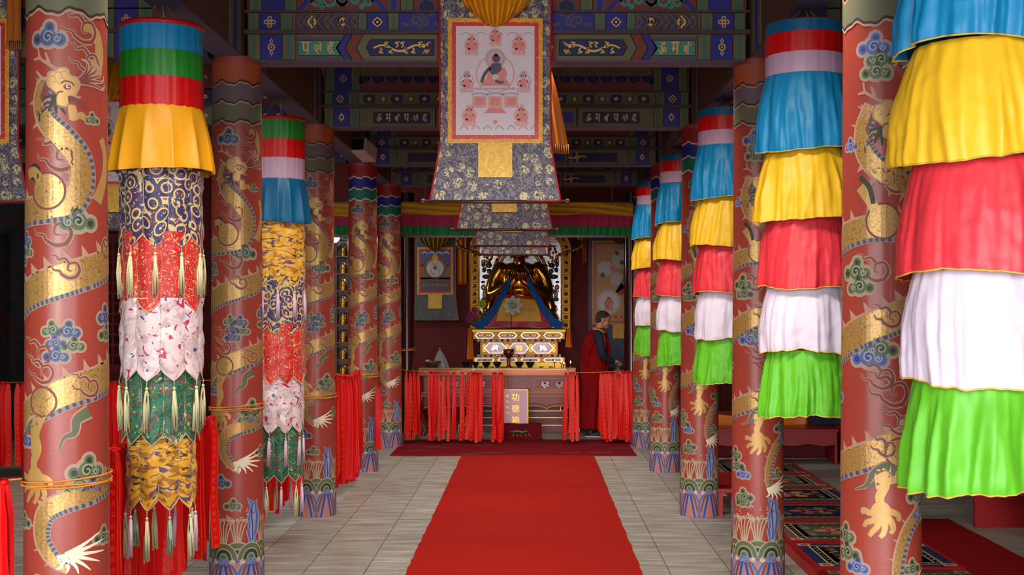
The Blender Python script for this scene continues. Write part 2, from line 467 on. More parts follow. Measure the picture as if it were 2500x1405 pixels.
def cloud(col, dark, light, lobes=((0, 0, .034), (-.04, -.006, .022), (.038, -.008, .024), (.006, .03, .02)), sp=((.0, 0, .02, 1), (.03, -.004, .012, -1))):
    p = Paint()
    for x, z, r in lobes: p.disc((x, z), r+.007, PE, 1, 14)
    for k, (x, z, r) in enumerate(lobes): p.disc((x, z), r, light, 2, 14)
    for k, (x, z, r) in enumerate(lobes): p.disc((x, z), r*.82, col, 3, 14)
    for k, (x, z, r) in enumerate(lobes): p.disc((x, z), r*.45, dark, 4, 10)
    for x, z, r, h in sp: p.spiral((x, z), r, .0055, light, 5, 1.3, .5, h)
    return p
def flame(p, pts, w=.016, lay=1):
    q = smooth_path(pts, 6)
    p.stroke(q, lambda t: (w+.011)*(1.05-.75*t), PE, lay, raw=True)
    p.stroke(q, lambda t: w*(1.05-.8*t), PF, lay+1, raw=True)
def flamelet(p, c, s=1.0, mir=1, lay=1):
    x, z = c; g = lambda a: [(x+mir*s*u, z+s*v) for u, v in a]
    flame(p, g([(.03, -.03), (.045, .0), (.03, .03), (.0, .025), (-.005, .0), (.012, -.004)]), .012*s, lay)
    flame(p, g([(.03, -.03), (-.0, -.035), (-.03, -.02), (-.04, -.005), (-.065, .0), (-.075, .018)]), .012*s, lay)
    flame(p, g([(.0, .03), (-.02, .05), (-.045, .045), (-.055, .06), (-.08, .062)]), .010*s, lay)
def claw(p, c, ang=0.0, s=1.0, lay=8):
    q = Paint()
    q.stroke([(0, .13), (.012, .09), (-.004, .05), (0, .02)], lambda t: .038-.012*t, PG, 0)
    q.disc((0, 0), .034, PG, 1, 14)
    for a, ln in ((-2.45, .062), (-1.95, .075), (-1.45, .072), (-.95, .07), (-.25, .062), (-3.2, .06)):
        dx, dz = cos(a), sin(a)
        q.stroke([(0, 0), (dx*ln*.6-dz*.008, dz*ln*.6+dx*.008), (dx*ln, dz*ln), (dx*ln+dz*.012, dz*ln-.016)], lambda t: .026-.012*t, PG, 2)
    for pts, m, l in q.q: pass
    o = Paint(); 
    for pts, m, l in q.q: o.q.append((pts, m, lay+l))
    p.put(o, c[0], c[1], s, rot=ang)
BODY = [(.02, .775, .03), (-.04, .82, .048), (-.085, .90, .062), (-.07, .985, .072), (.0, 1.03, .076), (.12, 1.06, .078), (.30, 1.12, .08), (.5, 1.2, .09), (.7, 1.3, .10), (.88, 1.38, .11),
        (1.02, 1.45, .115), (1.16, 1.49, .12), (1.35, 1.55, .12), (1.6, 1.68, .12), (1.85, 1.82, .12), (2.04, 1.89, .125), (2.2, 1.94, .12), (2.4, 2.02, .115), (2.65, 2.1, .11), (2.85, 2.15, .105),
        (3.0, 2.165, .10), (3.09, 2.19, .10), (3.135, 2.27, .10), (3.125, 2.36, .095), (3.06, 2.44, .09), (2.99, 2.51, .08), (2.965, 2.59, .07), (3.0, 2.66, .07)]
RM = .1623; CIRC = 2*pi*RM
BODY_R = [(.09, .64, .022), (.07, .70, .036), (.08, .80, .045), (.12, .90, .05), (.2, .97, .06), (.3, 1.02, .07), (.5, 1.06, .085), (.7, 1.10, .095), (.85, 1.145, .105), (1.0, 1.20, .11),
          (1.18, 1.28, .115), (1.4, 1.38, .12), (1.6, 1.49, .12), (1.8, 1.60, .12), (1.95, 1.68, .12), (2.1, 1.74, .12), (2.3, 1.81, .12), (2.5, 1.90, .115), (2.7, 2.0, .11), (2.88, 2.07, .105),
          (3.02, 2.10, .10), (3.14, 2.105, .10), (3.24, 2.15, .10), (3.255, 2.22, .095), (3.18, 2.28, .09), (3.07, 2.33, .085), (2.995, 2.41, .08), (2.985, 2.50, .07), (3.03, 2.59, .07)]
def dragon_art(vivid, right=False):
    p = Paint(); k = CIRC/1.02; BODY = BODY_R if right else globals()['BODY']
    # neck overlaps nothing but the coil end, so the whole length can lie on one layer
    body = smooth_path([(a*k, b, c_) for a, b, c_ in BODY], 9)
    p.stroke([b for b in body], lambda t: 0, PG, 4, raw=True); p.q = []
    N = len(body); LsE = []; RsE = []
    for i in range(N):
        a = body[max(i-1, 0)]; b = body[min(i+1, N-1)]; dx, dz = b[0]-a[0], b[1]-a[1]; l = math.hypot(dx, dz)
        LsE.append((-dz/l, dx/l))
    side = lambda i, f: (body[i][0]+LsE[i][0]*body[i][2]*f, body[i][1]+LsE[i][1]*body[i][2]*f)
    off = lambda i, f, d: (body[i][0]+LsE[i][0]*(body[i][2]*f+d), body[i][1]+LsE[i][1]*(body[i][2]*f+d))
    for i in range(N-1):
        p.q.append(([off(i, -.5, -.007), off(i+1, -.5, -.007), off(i+1, .5, .009), off(i, .5, .009)], PE, 3))
        p.q.append(([side(i, -.5), side(i+1, -.5), side(i+1, .5), side(i, .5)], PS, 4))
    # belly cord
    s = 0; flip = 0
    for i in range(N-1):
        seg = math.hypot(body[i+1][0]-body[i][0], body[i+1][1]-body[i][1]); n = max(1, int(round(seg/.012)))
        for j in range(n):
            t0, t1 = j/n, (j+1)/n; lp = lambda A, B, t: (A[0]+(B[0]-A[0])*t, A[1]+(B[1]-A[1])*t)
            sk = .35
            a0 = lp(off(i, -.5, -.004), off(i+1, -.5, -.004), t0); a1 = lp(off(i, -.5, -.004), off(i+1, -.5, -.004), t1)
            b0 = lp(off(i, -.5, .013), off(i+1, -.5, .013), t0); b1 = lp(off(i, -.5, .013), off(i+1, -.5, .013), t1)
            p.q.append(([a0, a1, b1, b0], (PKB if flip else PKL), 5)); flip ^= 1
    # dorsal spikes
    s = 0
    for i in range(2, N-4):
        s += math.hypot(body[i+1][0]-body[i][0], body[i+1][1]-body[i][1])
        if s > .062:
            s = 0; h = .016+body[i][2]*.30
            A = off(i, .5, 0); B = off(min(i+2, N-1), .5, 0) if body[i][2] > .07 else off(i+1, .5, 0)
            T = off(i, .5, h); dx, dz = LsE[i][1], -LsE[i][0]
            T = (T[0]+dx*.012, T[1]+dz*.012)
            p.q.append(([A, B, T], PE, 3)); 
    # tail fins
    for a, ln in ((-1.9, .07), (-1.5, .085), (-1.1, .10), (-.75, .12), (-.4, .14), (-.1, .155), (.2, .15), (.45, .14)):
        dx, dz = cos(a), sin(a); x0, z0 = (.08 if right else .0)+.02*cos(a), (.66 if right else .83)
        p.stroke([(x0-.01, z0), (x0+dx*ln*.5-dz*.012, z0+dz*ln*.5+dx*.012-.006), (x0+dx*ln, z0+dz*ln+.012)], lambda t: .019*(1-t)+.003, PW, 6, n=5)
    # thigh, legs and claws
    def leg(hx, hz, fx, fz, ang=0.0):
        p.disc((hx, hz), .062, PF, 6, 20); p.disc((hx, hz), .053, PS, 7, 20)
        p.ring((hx, hz), .055, .008, PF, 7, -2.6, 1.4, 16)
        p.stroke([(hx+.0, hz-.03), (hx-.03, hz-.10), (fx-.0, fz+.15), (fx, fz+.09)], lambda t: .058-.02*t, PG, 7)
        claw(p, (fx, fz), ang, 1.18)
        for d in (0, .012): 
            p.stroke([(hx-.02, hz-.07), (hx-.065, hz-.08-d), (hx-.09, hz-.12), (hx-.13, hz-.125-d)], lambda t: (.036-.022*t)*(1 if d else 1.3), PE if not d else PC1, 5 if not d else 6)
        flamelet(p, (hx+.0, hz+.11), 1.0, 1, 5)
    if right:
        leg(.075, 1.205, .0, .97); leg(-.36, 1.60, -.34, 1.32, -.2); leg(.44, 1.80, .46, 1.54, .2)
        p.disc((.01, 2.13), .075, PF, 6, 22); p.disc((.01, 2.13), .066, PS, 7, 22); p.stroke([(-.02, 2.17), (-.05, 2.22), (-.09, 2.27)], .042, PG, 7); p.stroke([(-.03, 2.2), (-.05, 2.27), (-.09, 2.31)], .02, PC1d, 8)
        leg(-.30, 2.12, -.36, 1.88, .3)
        fl = ((.04, 1.74, .9), (.02, 1.22, .8)); fr = ((.05, 1.44, 1.35, 1), (-.02, 1.93, 1.1, 1), (.30, 1.62, 1.1, -1), (-.25, 1.86, 1.1, 1), (.06, 2.28, 1.0, 1), (.42, 1.24, 1.1, 1), (-.33, 2.5, 1.1, 1), (.12, 2.74, 1.0, 1), (.0, 1.50, 1.1, 1))
        q = [(.06, 1.13), (.02, 1.15), (-.03, 1.12), (-.06, 1.07), (-.11, 1.05)]
    else:
        leg(-.085, 1.42, -.12, 1.13)
        leg(.46, 1.86, .50, 1.56, .3)
        leg(-.30, 1.80, -.34, 1.50)
        p.disc((-.065, 2.235), .075, PF, 6, 22); p.disc((-.065, 2.235), .066, PS, 7, 22)
        p.stroke([(-.09, 2.27), (-.13, 2.31), (-.17, 2.30)], .04, PG, 7); p.disc((-.13, 2.31), .034, PC1d, 6, 14)
        leg(.36, 2.26, .42, 2.03, .4)
        p.stroke([(.14, 2.2), (.19, 2.3), (.2, 2.38), (.17, 2.45)], lambda t: .055-.02*t, PG, 2)
        fl = ((.02, 1.93, .9), (.10, 1.47, .9), (-.42, 1.30, .9)); fr = ((-.03, 2.07, 1.3, 1), (-.02, 2.36, 1.25, 1), (.30, 1.30, 1.1, -1), (-.10, 1.60, 1.1, 1), (-.3, 2.32, 1.1, 1), (.47, 1.02, 1.1, 1), (.08, 2.86, 1.2, 1), (.10, 2.74, 1.1, 1), (.22, 2.02, 1.1, -1))
        p.stroke([(.13, 2.70), (.16, 2.78), (.14, 2.86), (.08, 2.88)], lambda t: .07-.04*t, PG, 1)
        q = [(.10, 1.38), (.05, 1.35), (.04, 1.30), (.0, 1.28), (-.02, 1.23)]
    for x, z, s_ in fl: flamelet(p, (x, z), s_, 1, 6)
    for x, z, s_, mi in fr: flamelet(p, (x, z), s_, mi, 2)
    p.stroke(q, lambda t: .055*(1-t)+.008, PE, 6); p.stroke(q, lambda t: .043*(1-t)+.003, PC1, 7)
    tail_ = p; p = Paint(); hdx, hdz = (.035, -.10) if right else (0, 0)
    # head
    for pts in ([(-.02, 2.70), (-.07, 2.73), (-.10, 2.75), (-.11, 2.79)], [(-.06, 2.73), (-.075, 2.77)], [(-.03, 2.66), (-.09, 2.67), (-.12, 2.65)], [(-.09, 2.67), (-.12, 2.70)],
                [(-.1, 2.75), (-.135, 2.745)]): p.stroke(pts, lambda t: .016-.008*t, PE, 6)
    for a in (-.1, .25, .6, .95, 1.3, 1.65):
        p.stroke([(.05, 2.66), (.09+.03*cos(a), 2.66+.04*sin(a)), (.10+.08*cos(a), 2.655+.085*sin(a)), (.10+.10*cos(a+.25), 2.655+.10*sin(a+.25))], lambda t: .022-.014*t, PE, 4, n=4)
        p.stroke([(.05, 2.66), (.09+.03*cos(a), 2.66+.04*sin(a)), (.10+.075*cos(a), 2.655+.08*sin(a))], lambda t: .012-.008*t, PF, 5, n=4)
    for a in (3.5, 3.9, 4.3, 4.7): p.stroke([(-.01, 2.61), (-.01+.05*cos(a), 2.60+.04*sin(a)), (-.01+.09*cos(a+.2), 2.60+.07*sin(a+.2))], lambda t: .022-.016*t, PC1d, 6, n=4)
    p.poly([(-.10, 2.60), (-.07, 2.675), (-.02, 2.70), (.05, 2.66), (.03, 2.58), (-.03, 2.56), (-.08, 2.55)], PF, 5)
    hd = [(-.063, 2.665), (-.055, 2.69), (-.03, 2.697), (-.018, 2.708), (.005, 2.708), (.018, 2.70), (.024, 2.682), (.045, 2.676), (.058, 2.654), (.056, 2.636), (.052, 2.628), (.040, 2.604), (.026, 2.608), (.012, 2.596), (.018, 2.578), (.004, 2.563), (-.024, 2.572), (-.026, 2.609), (-.045, 2.628), (-.06, 2.642)]
    hp = smooth_path(hd, 3, True)
    p.poly([(.005+(x-.005)*1.13, 2.64+(z-2.64)*1.10) for x, z in hp], PE, 6); p.poly(hp, PG, 7)
    jw = smooth_path([(.014, 2.566), (.044, 2.568), (.052, 2.540), (.064, 2.546), (.083, 2.54), (.088, 2.520), (.075, 2.512), (.06, 2.518), (.045, 2.508), (.019, 2.512), (.026, 2.54)], 2, True)
    p.poly(jw, PG, 8); p.stroke([(.03, 2.594), (.055, 2.585), (.06, 2.572), (.085, 2.575), (.088, 2.555)], lambda t: .016-.008*t, PF, 7)
    p.stroke([(.04, 2.612), (.052, 2.60), (.066, 2.603)], .008, PE, 8)
    p.disc((.013, 2.638), .0125, PR1d, 8, 12, 1.2, .9); p.disc((.015, 2.640), .008, PW, 9, 10); p.disc((.018, 2.641), .0045, PB1d, 10, 8)
    p.stroke([(-.012, 2.65), (.005, 2.660), (.03, 2.655), (.040, 2.643)], .006, PF, 8); p.stroke([(-.03, 2.60), (-.02, 2.617), (-.004, 2.618)], .006, PF, 8)
    for x, z, r_ in ((-.045, 2.668, .012), (-.022, 2.682, .013), (.004, 2.688, .012), (-.03, 2.648, .011), (-.008, 2.664, .010)): p.ring((x, z), r_, .0035, PE, 8, -.3, 2.9, 8)
    for k in range(5): p.stroke([(-.045-.006*k, 2.60-.010*k), (-.075-.006*k, 2.595-.016*k), (-.085-.004*k, 2.575-.018*k)], lambda t: .014-.010*t, PE if k % 2 else PC1d, 6, n=4)
    tail_.put(p, hdx, hdz); p = tail_
    # clouds
    cb = cloud(PB1, PB1d, PB1l) if right else cloud(mat('dull_slate_paint', s2l(74, 80, 106), .55), mat('dull_indigo_paint', s2l(48, 52, 84), .55), mat('dull_grey_blue_paint', s2l(128, 132, 146), .55)); cg = cloud(PC1, PC1d, PC1l)
    big = Paint()
    for (x, z, s, w_, mi) in ((.03, .03, 1, 1, 0), (-.02, .035, .9, 0, 1), (-.01, -.01, .8, 1, 1), (.05, -.02, .9, 0, 0), (-.01, -.055, 1, 1, 0)):
        big.put(cb if w_ else cg, x, z, s*.8, mi)
    CL = ((-.065, 2.83, 1.25), (.055, 2.12, 1.3), (.20, 1.68, .9), (.20, 1.75, 1.0), (.09, 1.15, 1.3), (.06, 1.09, 1.0), (.11, 1.085, .9), (-.19, .95, .8), (.17, .88, .9), (-.10, .70, 1.0), (-.03, .56, .9), (.12, 2.52, .6),
          (.47, 2.75, 1.1), (-.38, 2.55, 1.0), (-.28, 2.80, .9), (.3, 2.62, .9), (-.45, 2.0, 1), (.33, 1.45, .9), (-.19, 1.27, .9), (.44, 1.75, .8), (-.35, 1.12, 1.0), (.38, .95, 1.1), (.36, .72, .9), (-.33, .80, 1.1), (-.36, .74, .9), (.30, 2.88, 1))
    CR_ = ((-.03, 2.83, 1.2), (.0, 2.78, 1.1), (-.02, 2.73, 1.1), (-.14, 2.44, .7), (-.11, 1.93, 1.2), (-.09, 1.87, 1.1), (-.05, 1.585, 1.3), (.0, 1.62, 1.2), (.17, 1.03, 1.0), (.2, .96, 1.0), (-.17, .86, 1.0), (-.15, .79, 1.1), (-.10, .74, .9), (-.09, .60, 1.1), (-.10, .565, .9),
           (.3, 2.7, 1.1), (-.35, 2.75, 1), (.35, 2.4, 1), (-.4, 1.05, 1), (.42, .75, 1.1), (.4, 2.05, 1), (-.25, 1.42, .9), (.2, 1.55, 1.0), (.22, 2.5, .8), (-.35, .7, 1), (.14, .74, .8))
    for i, (x, z, s) in enumerate(CR_ if right else CL):
        p.put(cb if (i*7) % 3 == 0 else cg, x, z, s, i % 2)
    if right: p.put(big, -.30, 1.55, 1.0); p.put(big, .30, 1.95, .9, True); p.put(big, .30, 2.85, .8)
    else: p.put(big, -.02, 1.66, 1.1); p.put(big, .46, 1.33, .9, True); p.put(big, -.22, 2.02, .9); p.put(big, -.48, 1.62, .9, True)
    # cloud tail ribbon
    # mountain of waves with rocks and spray
    def rock(x):
        q = [(x-.015, .30), (x-.01, .36), (x-.035, .40), (x-.005, .43), (x-.03, .48), (x-.015, .54), (x-.03, .60), (x+.01, .57), (x+.03, .585), (x+.035, .53), (x+.05, .49), (x+.03, .45), (x+.035, .40), (x+.02, .36), (x+.035, .31)]
        c_ = (x, .45)
        p.poly([(c_[0]+(a-c_[0])*1.22, c_[1]+(b-c_[1])*1.05) for a, b in q], PB1l, 5); p.poly(q, PB1, 6)
        p.poly([(c_[0]+(a-c_[0])*.55, c_[1]+(b-c_[1])*.86) for a, b in q], PB1l, 7); p.stroke([(x, .34), (x+.002, .42), (x-.006, .5), (x, .56)], .009, PB1d, 8); p.disc((x+.004, .51), .008, PRED, 8, 8); p.stroke([(x-.02, .46), (x+.02, .47)], .008, PB1l, 7)
    def spray(x):
        rnd = random.Random(int(x*1000)+5)
        for kx in (-.035, -.018, 0, .018, .036):
            p.stroke([(x+kx*.4, .30), (x+kx*.7, .37), (x+kx*1.2, .43), (x+kx*1.5+.01, .47), (x+kx*1.3-.006, .465)], lambda t: .009-.004*t, PSD, 2, n=4)
            p.ring((x+kx*1.4, .47+.01*sin(kx*99)), .009, .005, PSD, 2, n=8)
        for _ in range(14): p.disc((x+rnd.uniform(-.065, .065), rnd.uniform(.45, .55)), rnd.uniform(.003, .006), PSD, 2, 7)
    def mound(x, r, z, a, b, c_, lay):
        for f, m in ((1.0, PSD), (.93, a), (.66, c_), (.56, b), (.34, c_), (.24, a)):
            n = 14
            p.poly([(x+r*f*cos(pi*i/n), z+r*1.12*f*sin(pi*i/n)) for i in range(n+1)], m, lay); lay += 1
    nper = 6; per = CIRC/nper
    g = (PC1l, PC1d, PW)
    for i in range(nper):
        x = -CIRC/2+per*(i+.5)
        mound(x+per*.5, .105, .22, PC1, PC1d, PC1l, 6); mound(x, .085, .235, PC1, PC1d, PC1l, 14)
        if i % 2: rock(x+.01)
        else: spray(x)
        spray(x+per*.5)
    # striped foot
    p.rect(-CIRC/2, 0, CIRC/2, .215, PR1, 22)
    for i in range(nper):
        x = -CIRC/2+per*(i+.5)
        for s_ in (-1, 1):
            for d, w_, m, ly in ((.014, .030, PB1l, 23), (.014, .022, PB1, 24), (.014, .009, PB1d, 25), (.045, .024, PE, 23), (.045, .018, PR1d, 24), (.072, .026, PB1l, 23), (.072, .016, PB1, 24)):
                p.stroke([(x+s_*(d*.6), .205), (x+s_*(d+.012), .12), (x+s_*(d+.036 if d < .06 else per*.5), .0)], w_, m, ly, n=5)
            p.disc((x+s_*.018, .215), .021, PB1l, 26, 14); p.disc((x+s_*.018, .215), .017, PB1, 27, 14); p.spiral((x+s_*.018, .215), .013, .004, PB1l, 28, 1.2, 0, s_)
            p.disc((x+s_*.056, .213), .016, PW, 26, 12); p.disc((x+s_*.056, .213), .013, PR1, 27, 12); p.spiral((x+s_*.056, .213), .009, .004, PW, 28, 1.2, 0, s_)
        p.disc((x+per*.5, .215), .015, PB1l, 26, 12); p.disc((x+per*.5, .215), .012, PB1, 27, 12)
    # scalloped bands under the beams
    if vivid: cols = [(3.30, mat('bright_red_band_paint', s2l(150, 24, 22), .6)), (3.175, mat('ultramarine_band_paint', s2l(30, 34, 130), .6)), (3.055, mat('viridian_band_paint', s2l(28, 104, 88), .6)), (2.935, None)]; ln = PW
    else: cols = [(3.30, mat('orange_band_paint', s2l(168, 76, 38), .6, var=.2)), (3.175, mat('dusty_violet_band_paint', s2l(104, 84, 92), .65, var=.2)), (3.055, mat('sage_band_paint', s2l(100, 98, 72), .65, var=.2)), (2.935, None)]; ln = PDK
    n = 120; wav = lambda u, z: z+.011*sin(u/CIRC*2*pi*7)+.004*sin(u/CIRC*2*pi*17)
    for i in range(3):
        zt, m = cols[i]; zb = cols[i+1][0]
        for j in range(n):
            u0 = -CIRC/2+CIRC*j/n; u1 = u0+CIRC/n
            p.q.append(([(u0, wav(u0, zb)), (u1, wav(u1, zb)), (u1, zt if i == 0 else wav(u1, zt)), (u0, zt if i == 0 else wav(u0, zt))], m, 12+i))
            p.q.append(([(u0, wav(u0, zb)-.006), (u1, wav(u1, zb)-.006), (u1, wav(u1, zb)+.006), (u0, wav(u0, zb)+.006)], ln, 16+i))
            if ln is PDK: p.q.append(([(u0, wav(u0, zb)-.016), (u1, wav(u1, zb)-.016), (u1, wav(u1, zb)-.006), (u0, wav(u0, zb)-.006)], PE, 16+i))
    return p
def colrad(z): return .166-.017*z/3.3
def column_mesh(vivid, right=False):
    mb = MB()
    mb.lathe([(colrad(0), 0), (colrad(.8), .8), (colrad(1.6), 1.6), (colrad(2.4), 2.4), (colrad(3.34), 3.34)], PRED, 96)
    art = dragon_art(vivid, right)
    def fn(u, z, off):
        a = u/RM; r = colrad(z)+.0007+off*.35
        return (r*sin(a), -r*cos(a), z)
    art.onto(mb, fn, cut=.02)
    return mb.mesh('column')
cm_old, cm_new, cr_old, cr_new = column_mesh(False), column_mesh(True), column_mesh(False, True), column_mesh(True, True)
LX, RX = -1.85, 1.43
COLS = {}
for nm, x, y, me, turn, lab in (
        ('L1', -1.853, 5.05, cm_old, 16, 'biggest red column with its gold dragon head in full view, bare of any banner'),
        ('L2', -1.86, 7.98, cm_old, 14, 'red gold-dragon column between the two hanging brocade banners'),
        ('L3', -1.86, 10.9, cm_old, 10, 'dull-topped red dragon column just behind the second brocade banner'),
        ('L4', -1.85, 13.8, cm_new, 8, 'red dragon column with blue and green bands beside the shelves of tiny statues'),
        ('L5', -1.83, 16.15, cm_new, 6, 'thin-looking far left dragon column next to the dark altar post'),
        ('R1', 1.43, 5.22, cr_old, -15, 'big red dragon column behind the nearest satin banner on the right'),
        ('R2', 1.425, 8.05, cr_old, -10, 'red dragon column with a gold claw, at the foot of the patterned seat rugs'),
        ('R3', 1.43, 10.9, cr_new, -8, 'red dragon column with bright blue and green top bands on the right'),
        ('R4', 1.435, 13.8, cr_new, -6, 'far right dragon column beside the rope of red ribbons'),
        ('R5', 1.43, 16.15, cr_new, -5, 'last right-hand dragon column, mostly behind the farthest satin banner')):
    o = link('painted_column', me, loc=(x, y, 0), rot=(0, 0, R(turn)))
    tag(o, lab, 'column', 'dragon columns', 'thing'); COLS[nm] = (x, y)
# ------------------------------------------------------------------ painted beams
BO = mat('beam_olive_paint', s2l(104, 98, 64), .6, var=.25, vscale=7); BOd = mat('beam_teal_stripe_paint', s2l(62, 104, 84), .6)
BB = mat('beam_ultramarine_paint', s2l(38, 34, 128), .5, var=.12); BBd = mat('beam_navy_paint', s2l(26, 24, 74), .55)
BV = mat('beam_violet_paint', s2l(92, 72, 90), .6); BR = mat('beam_oxide_red_paint', s2l(124, 46, 30), .6, var=.2)
BG = mat('beam_gold_paint', s2l(226, 176, 98), .45, .2); BT = mat('beam_turquoise_paint', s2l(70, 134, 116), .6)
BL = mat('beam_dark_line_paint', s2l(34, 20, 18), .7); BP = mat('beam_plank_paint', s2l(80, 56, 58), .7, var=.2)
BK = mat('beam_side_timber', s2l(78, 50, 34), .7, var=.3, vscale=4); BU = mat('beam_underside_blue_grey', s2l(84, 84, 110), .6, var=.2)
def olive(p, x0, x1, z0, z1):
    p.rect(x0, z0, x1, z1, BO, 1); w_ = x1-x0
    p.rect(x0+w_*.36, z0, x0+w_*.64, z1, BOd, 2); p.rect(x0, z0, x0+.006, z1, BL, 3); p.rect(x1-.006, z0, x1, z1, BL, 3)
def flower(p, x, z, r, kind=0):
    if kind == 0:
        for k in range(4): p.ring((x+r*.62*cos(k*pi/2), z+r*.62*sin(k*pi/2)), r*.32, r*.2, BG, 3, n=10)
        p.ring((x, z), r*.25, r*.15, BG, 4, n=8)
    elif kind == 1:
        for k in range(8): p.ring((x+r*.55*cos(k*pi/4), z+r*.55*sin(k*pi/4)), r*.2, r*.12, BG, 3, n=8)
        p.poly([(x+r, z), (x, z+r), (x-r, z), (x, z-r)], BG, 2); p.poly([(x+r*.7, z), (x, z+r*.7), (x-r*.7, z), (x, z-r*.7)], BB, 3)
        p.disc((x, z), r*.25, BG, 4, 8)
    elif kind == 2:
        p.ring((x, z), r*.62, r*.42, BG, 3, n=14)
        for k in (1, 3): p.poly([(x-.3*r, z+(.8 if k == 1 else -.8)*r), (x+.3*r, z+(.8 if k == 1 else -.8)*r), (x, z+(1.3 if k == 1 else -1.3)*r)], BG, 3)
    elif kind == 3:
        for k in range(5): p.disc((x+r*.5*cos(k*2*pi/5+.3), z+r*.5*sin(k*2*pi/5+.3)), r*.38, BG, 3, 8)
        p.disc((x, z), r*.22, BR, 4, 8)
    elif kind == 4:
        p.ring((x, z), r*.6, r*.25, BG, 3, n=14); p.disc((x, z), r*.2, BG, 3, 8)
        for s_ in (-1, 1):
            p.ring((x, z+s_*r*1.15), r*.28, r*.18, BG, 3, n=8)
            p.poly([(x-r*.15, z+s_*r*1.4), (x+r*.15, z+s_*r*1.4), (x, z+s_*r*1.9)], BG, 3)
def bluebox(p, x0, x1, z0, z1, kind, r=None):
    p.rect(x0, z0, x1, z1, BB, 1); flower(p, (x0+x1)/2, (z0+z1)/2, r or min(x1-x0, z1-z0)*.34, kind)
def small_dragon(p, x0, x1, z, h):
    """gold running dragon inside a lozenge"""
    n = 40; pts = [(x0+(x1-x0)*i/n, z+h*.22*sin(i/n*3.1*pi)-h*.05) for i in range(n+1)]
    p.stroke(pts, lambda t: h*.16*(1-.5*abs(t-.5)), BG, 4, raw=True)
    w_ = x1-x0
    for f, s_ in ((.12, -1), (.3, -1), (.42, 1), (.58, -1), (.72, -1), (.85, 1), (.95, -1), (.22, 1), (.52, 1)):
        cx = x0+w_*f
        p.stroke([(cx, z), (cx+.012, z+s_*h*.2), (cx-.006, z+s_*h*.34), (cx+.02, z+s_*h*.4)], h*.09, BG, 4, n=4)
    for k in range(5): p.stroke([(x1-.01, z+h*.05), (x1+.01*cos(k), z+h*.12*(k-2)), (x1-.03+.012*k, z+h*.2*(k-2))], h*.08, BG, 4, n=3)
    p.disc((x1-w_*.07, z+h*.12), h*.15, BG, 5, 8)
def scroll_cloud(p, x, z, s, m, mir=1, lay=3):
    p.spiral((x, z), .05*s, .024*s, m, lay, 1.1, 0, mir); p.spiral((x+mir*.075*s, z-.012*s), .04*s, .022*s, m, lay, 1.1, 2, -mir)
    p.stroke([(x-mir*.05*s, z-.02*s), (x-mir*.09*s, z-.035*s), (x-mir*.12*s, z-.01*s)], .024*s, m, lay)
    p.disc((x+mir*.04*s, z-.045*s), .02*s, m, lay, 10)
GL = ['ॐ', 'म', 'णि', 'प', 'द्मे', 'हूँ']
